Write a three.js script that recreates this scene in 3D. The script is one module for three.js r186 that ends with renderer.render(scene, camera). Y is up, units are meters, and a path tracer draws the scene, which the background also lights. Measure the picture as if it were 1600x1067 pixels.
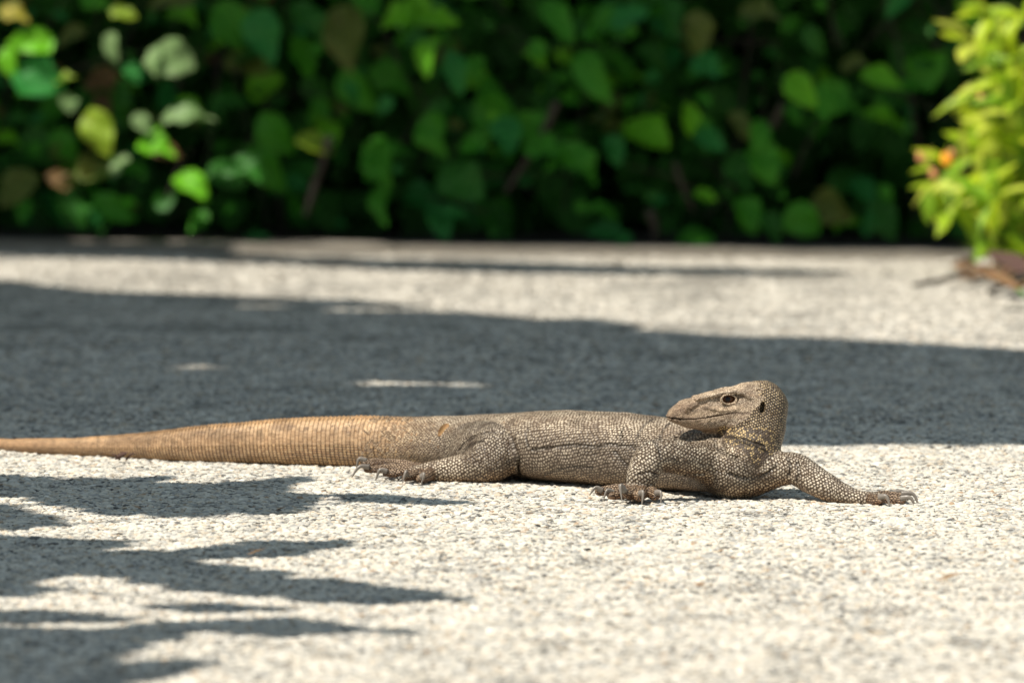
import * as THREE from 'three';
import { mergeGeometries } from 'three/addons/utils/BufferGeometryUtils.js';

// ------------------------------------------------------------------ camera, sky, sun, exposure
const scene = new THREE.Scene();
const EYE_H = 0.4, EYE_Z = 4.4, FOC = 8880, PITCH = Math.atan(591.5 / FOC);
const camera = new THREE.PerspectiveCamera(2 * Math.atan(533.5 / FOC) * 180 / Math.PI, 1.5, 0.1, 120);
camera.position.set(0, EYE_H, EYE_Z);
camera.rotation.x = -PITCH;
camera.focus = 4.235;
camera.userData.fStop = 9.2;
scene.add(camera);

const SUN = new THREE.Vector3(-0.38, 0.83, 0.32).normalize();
// hazy tropical daylight: deeper overhead, paler towards the horizon, brighter round the sun
{
  const W = 512, H = 256, d = new Float32Array(W * H * 4);
  for (let r = 0; r < H; r++) for (let c = 0; c < W; c++) {
    const up = ((r + 0.5) / H - 0.5) * Math.PI, az = ((c + 0.5) / W - 0.5) * 2 * Math.PI, y = Math.sin(up);
    const v = new THREE.Vector3(Math.cos(az) * Math.cos(up), y, Math.sin(az) * Math.cos(up)), g = Math.max(0, v.dot(SUN));
    const h = Math.exp(-Math.max(0, y) * 2.6), glow = 0.35 * Math.pow(g, 8) + 0.5 * Math.pow(g, 60), o = (r * W + c) * 4;
    const low = y < 0 ? 0.75 : 1;
    d[o] = (0.42 + 0.50 * h + glow) * low; d[o + 1] = (0.62 + 0.42 * h + glow * 0.95) * low; d[o + 2] = (0.80 + 0.33 * h + glow * 0.8) * low; d[o + 3] = 1;
  }
  const t = new THREE.DataTexture(d, W, H, THREE.RGBAFormat, THREE.FloatType);
  t.mapping = THREE.EquirectangularReflectionMapping; t.magFilter = THREE.LinearFilter; t.needsUpdate = true;
  scene.background = t; scene.environment = t; scene.environmentIntensity = 0.38; scene.backgroundIntensity = 0.38;
}

const sun = new THREE.DirectionalLight(new THREE.Color(1.0, 0.945, 0.85), 4.8);
sun.position.copy(SUN).multiplyScalar(12);
sun.castShadow = true;
sun.shadow.mapSize.set(4096, 4096);
Object.assign(sun.shadow.camera, { left: -5, right: 5, top: 5, bottom: -5, near: 1, far: 30 });
scene.add(sun, sun.target);

const renderer = new THREE.WebGLRenderer({ antialias: true });
renderer.toneMapping = THREE.LinearToneMapping;
renderer.toneMappingExposure = 1.28;
renderer.shadowMap.enabled = true;

// ------------------------------------------------------------------ helpers
function rng(seed) {
  let s = seed >>> 0;
  return () => { s = (s + 0x6d2b79f5) | 0; let t = Math.imul(s ^ (s >>> 15), 1 | s); t = (t + Math.imul(t ^ (t >>> 7), 61 | t)) ^ t; return ((t ^ (t >>> 14)) >>> 0) / 4294967296; };
}
const hash3 = (x, y, z) => {
  let h = Math.imul(x | 0, 374761393) ^ Math.imul(y | 0, 668265263) ^ Math.imul(z | 0, 2147483647 - 1274126177);
  h = Math.imul(h ^ (h >>> 13), 1274126177); h ^= h >>> 16;
  return (h >>> 0) / 4294967296;
};
function noise3(x, y, z) {
  const i = Math.floor(x), j = Math.floor(y), k = Math.floor(z);
  let u = x - i, v = y - j, w = z - k;
  u = u * u * (3 - 2 * u); v = v * v * (3 - 2 * v); w = w * w * (3 - 2 * w);
  const L = (a, b, t) => a + (b - a) * t;
  return L(L(L(hash3(i, j, k), hash3(i + 1, j, k), u), L(hash3(i, j + 1, k), hash3(i + 1, j + 1, k), u), v),
    L(L(hash3(i, j, k + 1), hash3(i + 1, j, k + 1), u), L(hash3(i, j + 1, k + 1), hash3(i + 1, j + 1, k + 1), u), v), w);
}
const fbm = (x, y, z) => noise3(x, y, z) * 0.55 + noise3(x * 2.1, y * 2.1, z * 2.1) * 0.3 + noise3(x * 4.3, y * 4.3, z * 4.3) * 0.15;
const clamp = (x, a = 0, b = 1) => x < a ? a : x > b ? b : x;
const smooth = (a, b, x) => { const t = clamp((x - a) / (b - a)); return t * t * (3 - 2 * t); };
const mixc = (a, b, t) => [a[0] + (b[0] - a[0]) * t, a[1] + (b[1] - a[1]) * t, a[2] + (b[2] - a[2]) * t];
const enc = (x) => Math.round(255 * Math.pow(clamp(x), 1 / 2.2));
const V = (x, y, z) => new THREE.Vector3(x, y, z);
// measured on the photograph (1600 x 1067): the point on its line of sight at the distance plane z, and the point of the ground there
function sight(X, Y) {
  const u = (X - 800) / FOC, v = -(Y - 533.5) / FOC, c = Math.cos(PITCH), s = Math.sin(PITCH);
  return [u, v * c - s, -v * s - c];
}
function at(X, Y, z) { const d = sight(X, Y), t = (z - EYE_Z) / d[2]; return [d[0] * t, EYE_H + d[1] * t, z]; }
function onGround(X, Y) { const d = sight(X, Y), t = -EYE_H / d[1]; return [d[0] * t, EYE_Z + d[2] * t]; }
const used = new Map();
function numbered(n) { const k = used.get(n) || 0; used.set(n, k + 1); return k ? n + '_' + String(k).padStart(3, '0') : n; }
function tag(o, label, category, group, kind) {
  if (label) o.userData.label = label;
  if (category) o.userData.category = category;
  if (group) o.userData.group = group;
  if (kind) o.userData.kind = kind;
  return o;
}
function thing(name, label, category, pos = [0, 0, 0], group) {
  const g = new THREE.Group(); g.name = numbered(name); g.position.set(...pos); scene.add(g);
  return tag(g, label, category, group);
}
function mesh(name, geo, mat, parent = scene) {
  const m = new THREE.Mesh(geo, mat); m.name = numbered(name); m.castShadow = m.receiveShadow = true; parent.add(m); return m;
}
function dataTex(w, h, data, srgb) {
  const t = new THREE.DataTexture(data, w, h, THREE.RGBAFormat);
  t.wrapS = t.wrapT = THREE.RepeatWrapping; t.magFilter = THREE.LinearFilter; t.minFilter = THREE.LinearFilter;
  if (srgb) t.colorSpace = THREE.SRGBColorSpace;
  t.needsUpdate = true; return t;
}
function geoFrom(pos, idx, nrm, uv, col) {
  const g = new THREE.BufferGeometry();
  g.setAttribute('position', new THREE.Float32BufferAttribute(pos, 3));
  if (uv) g.setAttribute('uv', new THREE.Float32BufferAttribute(uv, 2));
  if (col) g.setAttribute('color', new THREE.Float32BufferAttribute(col, 3));
  if (idx) g.setIndex(idx);
  if (nrm) g.setAttribute('normal', new THREE.Float32BufferAttribute(nrm, 3)); else g.computeVertexNormals();
  return g;
}
// a tapered tube along points with a radius each
function tubeGeo(pts, radii, sides = 8, flat = 1) {
  const pos = [], idx = [], n = pts.length;
  let ref = V(0.3, 0.9, 0.31).normalize();
  for (let i = 0; i < n; i++) {
    const t = V(...pts[Math.min(n - 1, i + 1)]).sub(V(...pts[Math.max(0, i - 1)])).normalize();
    const a = ref.clone().addScaledVector(t, -ref.dot(t)).normalize(), b = t.clone().cross(a); ref = a;
    for (let k = 0; k < sides; k++) {
      const th = 2 * Math.PI * k / sides, c = Math.cos(th) * radii[i], s = Math.sin(th) * radii[i] * flat;
      pos.push(pts[i][0] + a.x * c + b.x * s, pts[i][1] + a.y * c + b.y * s, pts[i][2] + a.z * c + b.z * s);
    }
  }
  for (let i = 0; i < n - 1; i++) for (let k = 0; k < sides; k++) {
    const a = i * sides + k, b = i * sides + (k + 1) % sides;
    idx.push(a, b, a + sides, b, b + sides, a + sides);
  }
  for (const e of [0, n - 1]) {
    const c = pos.length / 3; pos.push(...pts[e]);
    for (let k = 0; k < sides; k++) { const a = e * sides + k, b = e * sides + (k + 1) % sides; e ? idx.push(a, b, c) : idx.push(b, a, c); }
  }
  return geoFrom(pos, idx);
}
function curve(pts, n) { const c = new THREE.CatmullRomCurve3(pts.map((p) => V(...p))); return c.getPoints(n).map((p) => [p.x, p.y, p.z]); }

// ------------------------------------------------------------------ the road surface
const STONE = [[0.62, 0.57, 0.48, 0.40], [0.53, 0.50, 0.44, 0.64], [0.52, 0.43, 0.32, 0.74], [0.38, 0.365, 0.335, 0.87], [0.13, 0.125, 0.115, 0.94], [0.37, 0.26, 0.17, 0.955], [0.72, 0.68, 0.60, 1]];
function stoneColor(r, r2) {
  for (const s of STONE) if (r <= s[3]) { const k = 0.85 + 0.3 * r2; return [s[0] * k, s[1] * k, s[2] * k]; }
  return STONE[0];
}
function roadTextures() {
  const N = 2048, C = 210, color = new Uint8Array(N * N * 4), bump = new Uint8Array(N * N * 4);
  for (let y = 0; y < N; y++) for (let x = 0; x < N; x++) {
    const gx = x / N * C, gy = y / N * C, ix = Math.floor(gx), iy = Math.floor(gy);
    let d1 = 9, d2 = 9, id = 0;
    for (let j = -1; j <= 1; j++) for (let i = -1; i <= 1; i++) {
      const cx = (ix + i + C) % C, cy = (iy + j + C) % C, px = ix + i + 0.15 + 0.7 * hash3(cx, cy, 1), py = iy + j + 0.15 + 0.7 * hash3(cx, cy, 2);
      const d = Math.hypot(gx - px, gy - py) / (0.75 + 0.5 * hash3(cx, cy, 3));
      if (d < d1) { d2 = d1; d1 = d; id = cx * 1000 + cy; } else if (d < d2) d2 = d;
    }
    const e = smooth(0.0, 0.13, d2 - d1), s = stoneColor(hash3(id, 5, 9), hash3(id, 6, 9));
    const g = 0.9 + 0.2 * hash3(x, y, 7), o = (y * N + x) * 4;
    const c = mixc([0.27, 0.25, 0.215], s, e);
    for (let k = 0; k < 3; k++) color[o + k] = enc(c[k] * g);
    const h = 255 * clamp(e * (0.55 + 0.4 * (1 - d1)) + 0.06 * hash3(x, y, 8));
    bump[o] = bump[o + 1] = bump[o + 2] = h; color[o + 3] = bump[o + 3] = 255;
  }
  return [dataTex(N, N, color, true), dataTex(N, N, bump)];
}
const [roadColor, roadBump] = roadTextures();
const roadMat = new THREE.MeshStandardMaterial({ map: roadColor, bumpMap: roadBump, bumpScale: 0.0025, roughness: 0.95, vertexColors: true });
const lump = (x, z) => (fbm(x * 6, 0, z * 6) - 0.5) * 0.004 + (fbm(x * 60, 3, z * 60) - 0.5) * 0.0016;
// the far edge of the road, where the hedge begins
const edgeZ = (x) => -3.37 + 0.185 * x;
{
  const lines = (lo, hi, step, far) => { const a = []; for (let v = lo; v <= hi + 1e-9; v += step) a.push(v); let s = step * 1.6; while (a[a.length - 1] < far) { a.push(a[a.length - 1] + s); s *= 1.35; } s = step * 1.6; while (a[0] > -far) { a.unshift(a[0] - s); s *= 1.35; } return a; };
  const xs = lines(-0.9, 0.9, 0.006, 40), zs = lines(-1.2, 1.6, 0.006, 40), pos = [], uv = [], col = [], idx = [];
  for (const z of zs) for (const x of xs) {
    const near = Math.abs(x) < 1.5 && z < 2.5 && z > -4 ? 1 : 0;
    pos.push(x, near ? lump(x, z) : 0, z); uv.push(x, z);
    const k = 0.92 + 0.16 * fbm(x * 3, 7, z * 3), w = fbm(x * 1.3 + 9, 2, z * 1.3) - 0.5;
    const rough = (fbm(x * 5, 4, z * 5) - 0.5) * 0.3, bare = smooth(-0.06, 0.14, Math.max(Math.abs(x) - (0.66 - 0.1 * z), z - 1.6) + rough), q = k * (0.6 + 0.62 * bare);
    col.push(q * (1 + 0.04 * w), q, q * (1 - 0.06 * w));
  }
  const W = xs.length;
  for (let j = 0; j < zs.length - 1; j++) for (let i = 0; i < W - 1; i++) { const a = j * W + i; idx.push(a, a + W, a + 1, a + 1, a + W, a + W + 1); }
  const road = mesh('road', geoFrom(pos, idx, null, uv, col), roadMat);
  tag(road, 'pale rough stone-chip road surface with tree shade across it', null, null, 'structure');
}
// stone chips standing a little proud of the binder
{
  const R = rng(11), base = new THREE.IcosahedronGeometry(1, 1), p = base.attributes.position;
  for (let i = 0; i < p.count; i++) {
    const v = V(p.getX(i), p.getY(i), p.getZ(i)), k = 0.78 + 0.4 * noise3(v.x * 1.9 + 5, v.y * 1.9 + 5, v.z * 1.9 + 5);
    p.setXYZ(i, v.x * k, v.y * k, v.z * k);
  }
  base.computeVertexNormals();
  const zones = [[1.05, 1.6, 0.45, 75000], [0.3, 1.05, 0.52, 150000], [-0.5, 0.3, 0.58, 170000], [-1.3, -0.5, 0.68, 90000], [-2.4, -1.3, 0.75, 50000], [-3.5, -2.4, 0.85, 52000]];
  const total = zones.reduce((s, z) => s + z[3], 0);
  const chips = new THREE.InstancedMesh(base, new THREE.MeshStandardMaterial({ color: 0xffffff, roughness: 0.9 }), total);
  const m = new THREE.Matrix4(), q = new THREE.Quaternion(), e = new THREE.Euler(), c = new THREE.Color();
  let n = 0;
  for (const [z0, z1, w, count] of zones) for (let i = 0; i < count; i++) {
    const fringe = R() < 0.3 ? 1 + 0.5 * R() * R() : 1, x = (R() * 2 - 1) * w * fringe, z = z0 + R() * (z1 - z0) + (z0 > 1 && R() < 0.3 ? 0.4 * R() * R() : 0), s = (z < -1.3 ? 1.35 : 1) * (0.0010 + 0.0021 * Math.pow(R(), 2.2));
    e.set((R() - 0.5) * 0.7, R() * 6.283, (R() - 0.5) * 0.7); q.setFromEuler(e);
    const far = smooth(-1.3, -2.4, z), h = s * (0.32 + 0.3 * R()) * (1 - 0.5 * far), wear = noise3(x * 45 + 7, 2, z * 45), dirt = fbm(x * 22 + 3, 5, z * 14);
    m.compose(V(x, lump(x, z) - h * 0.35 + (wear - 0.5) * 0.0014 * (1 - 0.7 * far) + (R() - 0.5) * 0.0008, z), q, V(s * (0.7 + 0.7 * R()), h, s * (0.7 + 0.7 * R())));
    chips.setMatrixAt(n, m);
    let r = R(); if (dirt > 0.6 && R() < 0.2) r = 0.72 + 0.22 * R();
    const s3 = stoneColor(r, R()), k = 0.93 + 0.14 * wear; c.setRGB(...mixc([s3[0] * k, s3[1] * k, s3[2] * k], [0.59, 0.545, 0.465], 0.85 * far)); chips.setColorAt(n, c); n++;
  }
  chips.name = 'gravel'; chips.castShadow = chips.receiveShadow = true;
  tag(chips, 'small pale stone chips bedded in the road surface', null, null, 'stuff'); scene.add(chips);
}
// the edging stones and the soil behind them
{
  const kerbMat = new THREE.MeshStandardMaterial({ map: roadColor, bumpMap: roadBump, bumpScale: 0.001, roughness: 0.95, color: new THREE.Color(0.85, 0.82, 0.78) });
  const kerb = new THREE.Group(); kerb.name = 'kerb'; scene.add(kerb);
  tag(kerb, 'low concrete edging between the road and the hedge', null, null, 'structure');
  const R = rng(5);
  for (let i = 0; i < 16; i++) {
    const x = -3.6 + i * 0.46, g = new THREE.BoxGeometry(0.4655, 0.05, 0.1, 4, 1, 1), p = g.attributes.position;
    for (let k = 0; k < p.count; k++) { if (p.getY(k) > 0) p.setY(k, p.getY(k) + (noise3(p.getX(k) * 9 + i * 7, 0, p.getZ(k) * 9) - 0.5) * 0.003); }
    g.computeVertexNormals();
    const b = mesh('edging_stone', g, kerbMat, kerb);
    b.position.set(x, -0.013 + (R() - 0.5) * 0.002, edgeZ(x) - 0.05); b.rotation.y = -Math.atan(0.185);
  }
  const pos = [], idx = [], uv = [];
  const NX = 70, NZ = 40;
  for (let j = 0; j <= NZ; j++) for (let i = 0; i <= NX; i++) {
    const x = -7 + 14 * i / NX, d = 0.08 + 9 * Math.pow(j / NZ, 2), z = edgeZ(x) - d;
    pos.push(x, 0.004 + 0.02 * fbm(x * 5, 1, z * 5) * smooth(0.1, 0.3, d) + 0.35 * smooth(0.7, 2.5, d), z); uv.push(x, z);
  }
  for (let j = 0; j < NZ; j++) for (let i = 0; i < NX; i++) { const a = j * (NX + 1) + i; idx.push(a, a + 1, a + NX + 1, a + 1, a + NX + 2, a + NX + 1); }
  const soil = mesh('soil', geoFrom(pos, idx, null, uv), new THREE.MeshStandardMaterial({ color: new THREE.Color(0.035, 0.026, 0.018), roughness: 1, bumpMap: roadBump, bumpScale: 0.01 }));
  tag(soil, 'dark soil bank under the hedge', null, null, 'structure');
}

// ------------------------------------------------------------------ leaves
function leafTextures() {
  const N = 256, color = new Uint8Array(N * N * 4), bump = new Uint8Array(N * N * 4);
  for (let y = 0; y < N; y++) for (let x = 0; x < N; x++) {
    const u = x / N - 0.5, v = y / N, o = (y * N + x) * 4;
    const mid = Math.exp(-Math.pow(u / 0.012, 2)), side = Math.abs(((v - Math.abs(u) * 0.9) * 8 + 8) % 1 - 0.5), vein = Math.max(mid, 0.6 * (1 - smooth(0, 0.09, side)) * smooth(0.5, 0.1, Math.abs(u)));
    const k = 0.82 + 0.25 * fbm(u * 12 + 4, v * 12, 3) + 0.25 * vein, b = 1 - 0.3 * smooth(0.62, 0.75, fbm(u * 7 + 9, v * 7, 8));
    color[o] = enc(clamp(k * 0.85 + 0.12 * vein)); color[o + 1] = enc(clamp(k * 0.85 * b + 0.05)); color[o + 2] = enc(clamp(k * 0.8)); color[o + 3] = 255;
    bump[o] = bump[o + 1] = bump[o + 2] = 255 * clamp(0.6 - 0.4 * vein + 0.3 * (side - 0.25)); bump[o + 3] = 255;
  }
  return [dataTex(N, N, color, true), dataTex(N, N, bump)];
}
const [leafColor, leafBump] = leafTextures();
// blade along +y from its stalk at the origin, face towards +z; wide: half width at unit length
function leafGeo(wide, heart, fold, droop, segs = 7) {
  const pos = [], uv = [], idx = [], cols = [-1, -0.5, 0, 0.5, 1];
  for (let i = 0; i <= segs; i++) {
    const t = i / segs, w = wide * Math.max(0.02, Math.pow(Math.sin(Math.PI * Math.pow(t * 0.985 + 0.012, heart)), 0.8)) * (t < 0.02 ? 0.35 : 1);
    for (const c of cols) {
      const back = heart < 0.75 ? -0.09 * Math.abs(c) * (1 - t) * smooth(0.4, 0, t) : 0;
      pos.push(w * c, t + back, Math.abs(c) * w * fold - droop * t * t - 0.02 * Math.sin(9 * t) * Math.abs(c));
      uv.push(0.5 + 0.5 * c * w / wide, t);
    }
  }
  for (let i = 0; i < segs; i++) for (let k = 0; k < 4; k++) { const a = i * 5 + k; idx.push(a, a + 1, a + 5, a + 1, a + 6, a + 5); }
  return geoFrom(pos, idx, null, uv);
}
// leaves of the hedge: no two quite alike - waved edges, a twist, a bent tip
const broad = [];
{
  const R = rng(303);
  for (let n = 0; n < 12; n++) {
    const g = leafGeo(0.24 + 0.22 * R(), 0.55 + 0.35 * R(), 0.1 + 0.45 * R(), -0.12 + 0.5 * R(), 8), p = g.attributes.position, wave = 0.03 + 0.07 * R(), ph = R() * 9, twist = (R() - 0.5) * 1.5, bend = (R() - 0.5) * 0.35, bite = R() < 0.12 ? 0.3 + 0.5 * R() : 9;
    for (let i = 0; i < p.count; i++) {
      let x = p.getX(i), y = p.getY(i), z = p.getZ(i);
      x *= 1 + 0.07 * Math.sin(y * 17 + ph + (x > 0 ? 2 : 0)) * (Math.abs(x) > 0.02 ? 1 : 0); z += wave * Math.sin(y * 11 + ph) * Math.sign(x) * Math.min(1, Math.abs(x) * 5);
      if (x > 0 && Math.abs(y - bite) < 0.1) x *= 0.55;
      x += bend * y * y; const a = twist * y, c = Math.cos(a), s = Math.sin(a);
      p.setXYZ(i, x * c - z * s, y, x * s + z * c);
    }
    g.computeVertexNormals(); broad.push(g);
  }
}
const narrow = [leafGeo(0.16, 0.85, 0.3, 0.1), leafGeo(0.19, 0.95, 0.25, 0.25), leafGeo(0.14, 0.9, 0.4, 0.05), leafGeo(0.17, 1.05, 0.2, -0.12)];
const leafMat = (r, g, b, through = 0.35, rough = 0.5) => new THREE.MeshPhysicalMaterial({ color: new THREE.Color(r, g, b), map: leafColor, bumpMap: leafBump, bumpScale: 0.0012, roughness: rough, transmission: through, thickness: 0, side: THREE.DoubleSide, specularIntensity: 0.45 });
const GREEN = {
  deep: leafMat(0.032, 0.17, 0.014, 0.18), mid: leafMat(0.065, 0.32, 0.014, 0.22), fresh: leafMat(0.19, 0.58, 0.012, 0.3), lime: leafMat(0.36, 0.52, 0.03, 0.4),
  blue: leafMat(0.035, 0.25, 0.045, 0.2), olive: leafMat(0.16, 0.2, 0.035, 0.3), pale: leafMat(0.26, 0.40, 0.16, 0.3), brown: leafMat(0.22, 0.12, 0.045, 0.2), yellow: leafMat(0.5, 0.42, 0.04, 0.4),
};
function placeLeaf(o, p, size, tip, face) { // tip: direction of the blade; face: rough direction of its upper side
  const y = tip.clone().normalize(), z = face.clone().addScaledVector(y, -face.dot(y)).normalize(), x = y.clone().cross(z);
  o.matrix.makeBasis(x, y, z).scale(V(size, size, size)).setPosition(p);
  o.matrix.decompose(o.position, o.quaternion, o.scale);
  return o;
}

// ------------------------------------------------------------------ the hedge along the far edge of the road
const Rh = rng(77);
const bark = new THREE.MeshStandardMaterial({ color: new THREE.Color(0.055, 0.044, 0.033), roughness: 0.95, bumpMap: leafBump, bumpScale: 0.002 });
const foliageMat = new THREE.MeshPhysicalMaterial({ color: 0xffffff, map: leafColor, bumpMap: leafBump, bumpScale: 0.0012, roughness: 0.6, specularIntensity: 0.35, transmission: 0.25, thickness: 0, side: THREE.DoubleSide });
const shadeLeafMat = new THREE.MeshPhysicalMaterial({ color: new THREE.Color(0.04, 0.12, 0.025), map: leafColor, roughness: 0.5, transmission: 0.12, thickness: 0, side: THREE.DoubleSide });
function foliage(parent, list, geo, mat, label) { // list: [position, size, tip, face, colour]
  const m = new THREE.InstancedMesh(geo, mat, list.length), o = new THREE.Object3D(), c = new THREE.Color(); o.matrixAutoUpdate = false;
  list.forEach((l, i) => { placeLeaf(o, l[0], l[1], l[2], l[3]); m.setMatrixAt(i, o.matrix); m.setColorAt(i, c.setRGB(...l[4])); });
  m.name = numbered('foliage'); m.castShadow = m.receiveShadow = true; m.userData.kind = 'stuff'; if (label) m.userData.label = label; parent.add(m); return m;
}
const SHRUBS = [
  ['leafy_vine', 'tangled vine with pale sunlit heart-shaped leaves at the left end of the hedge', 'vine', -0.99, -0.36],
  ['broadleaf_shrub', 'dark green broad-leaved shrub left of the middle of the hedge, beside the sunlit vine', 'shrub', -0.40, -0.02],
  ['broadleaf_shrub', 'shaded shrub with drooping leaves and a grey leaning stem at the middle of the hedge', 'shrub', -0.05, 0.27],
  ['broadleaf_shrub', 'sparse dark shrub with one pale hanging leaf, behind the bright shrub on the right', 'shrub', 0.24, 0.99],
];
// leaves that can be told apart in the photograph: X, Y of the middle, length and direction of the tip in pixels (up to the right is +,-), colour
const SEEN = [
  [148, 205, 95, 0.25, 1, 'lime', 1], [297, 187, 92, 1, 0.2, 'pale', 1], [270, 92, 85, 0.8, 0.7, 'pale', 1], [238, 95, 60, -0.2, 1, 'pale', 1], [110, 55, 60, -1, 0.3, 'olive', 0], [45, 70, 80, -1, 0.2, 'fresh', 1], [25, 20, 60, 1, 0.5, 'yellow', 1], [12, 95, 60, 0.2, 1, 'fresh', 1],
  [60, 130, 90, 1, 0.6, 'blue', 1], [175, 75, 55, 0.2, 1, 'pale', 1], [190, 20, 50, 1, 0.2, 'lime', 1], [245, 235, 70, 0.9, 0.5, 'fresh', 1], [185, 258, 50, -0.6, 0.7, 'pale', 1], [222, 196, 45, 0.5, 1, 'pale', 1], [100, 125, 45, 1, -0.2, 'lime', 1], [105, 160, 40, 0.2, 1, 'pale', 1],
  [365, 40, 110, 0.9, 0.7, 'mid', 0], [415, 60, 100, 0.4, 1, 'blue', 0], [385, 100, 90, 1, 0.1, 'olive', 0], [430, 210, 95, 0.6, 1, 'mid', 0], [420, 265, 100, 0.5, 1, 'mid', 0], [350, 275, 80, 0.9, 0.5, 'deep', 0], [300, 295, 75, 0.4, 1, 'fresh', 0], [180, 325, 80, 0.8, 0.6, 'mid', 1], [110, 330, 90, 0.5, 1, 'deep', 0], [60, 230, 90, 0.8, 0.6, 'deep', 0], [25, 300, 90, -0.5, 0.9, 'olive', 1], [490, 222, 70, 1, 0.1, 'lime', 0],
  [535, 60, 120, -0.1, 1, 'olive', 0], [555, 140, 95, 0.5, 1, 'mid', 0], [480, 40, 90, 0.6, 1, 'deep', 0], [590, 255, 100, 0.3, 1, 'mid', 0], [595, 320, 85, -0.2, 1, 'mid', 0], [660, 18, 120, 1, 0.1, 'fresh', 0], [668, 82, 80, -0.5, 0.9, 'fresh', 1], [742, 105, 50, 0.1, 1, 'mid', 0], [780, 185, 110, 0.8, 0.7, 'mid', 0], [795, 215, 80, 0.2, 1, 'blue', 0], [720, 285, 95, 0.7, 0.8, 'deep', 0], [680, 210, 90, 0.3, 1, 'mid', 0], [740, 230, 55, 1, 0.1, 'mid', 0], [690, 345, 80, 0.5, 1, 'blue', 0], [620, 20, 70, -1, 0.4, 'fresh', 0],
  [840, 100, 60, 0.9, 0.6, 'fresh', 0], [875, 30, 90, 0.8, 0.5, 'mid', 0], [930, 120, 100, 0.6, 1, 'mid', 0], [960, 40, 90, 1, 0.1, 'mid', 0], [985, 25, 70, 1, -0.2, 'blue', 0], [905, 260, 90, 0.6, 1, 'mid', 0], [870, 258, 50, -0.9, 0.3, 'mid', 0], [1010, 215, 90, 0.7, 0.8, 'fresh', 0], [960, 235, 60, 0.6, 0.8, 'blue', 0], [990, 300, 45, 1, 0.1, 'deep', 0], [940, 330, 60, 1, 0.2, 'mid', 0], [1090, 50, 80, 0.2, 1, 'olive', 0], [1110, 105, 70, 0.8, 0.3, 'blue', 0], [1080, 185, 60, 0.5, 1, 'fresh', 0], [1100, 205, 55, 0.6, 1, 'mid', 0],
  [1190, 25, 75, 1, 0.4, 'olive', 0], [1250, 137, 78, 0.8, 0.7, 'fresh', 1], [1290, 165, 60, 0.5, 1, 'mid', 0], [1375, 120, 75, 1, 0.2, 'fresh', 0], [1385, 185, 90, 0.9, 0.5, 'fresh', 0], [1340, 100, 60, 0.9, 0.2, 'olive', 0], [1300, 325, 85, 0.8, 0.6, 'olive', 0], [1255, 345, 75, 0.6, 0.9, 'mid', 0], [1195, 255, 85, 0.6, 1, 'mid', 0], [1160, 200, 65, 0.6, 1, 'olive', 0], [1170, 335, 75, 0.3, 1, 'mid', 0], [1205, 360, 60, 0.2, 1, 'deep', 0], [1160, 270, 80, 0.3, 1, 'deep', 0], [1380, 345, 80, 0.3, 1, 'deep', 0], [1430, 140, 60, 1, 0.4, 'mid', 0], [1275, 65, 60, 0.4, 1, 'deep', 0],
];
const shrubs = SHRUBS.map(([n, label, cat, x0, x1]) => {
  const xm = (x0 + x1) / 2, base = [xm, 0, edgeZ(xm) - 0.3], o = thing(n, label, cat, base, 'shrubs growing along the hedge line');
  return { o, x0, x1, base: V(...base), back: [] };
});
const shrubAt = (x) => shrubs.find((s) => x < s.x1) || shrubs[shrubs.length - 1];
const TONES = [['deep', 0.34], ['mid', 0.64], ['blue', 0.8], ['fresh', 0.9], ['olive', 0.96], ['brown', 0.985], ['lime', 1]];
const tone = (r) => TONES.find((t) => r <= t[1])[0];
for (const [X, Y, len, dx, dy, colour, near] of SEEN) {
  const z0 = edgeZ((X - 800) / 1110) - (near ? 0.0 : 0.05 + 0.08 * Rh()), p = V(...at(X, Y, z0)), size = len / 1100 * 0.84, tip = V(dx + (Rh() - 0.5) * 0.5, -dy + (Rh() - 0.3) * 0.5, 0.1 + 0.6 * Rh()).normalize();
  const face = V((Rh() - 0.5) * 1.1 - 0.15, 0.35 + 0.6 * Rh(), 0.7), s = shrubAt(p.x);
  p.addScaledVector(tip, -size * 0.5).sub(s.base);
  placeLeaf(mesh('leaf', broad[Math.floor(Rh() * 12)], GREEN[colour], s.o), p, size, tip, face);
}
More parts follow.
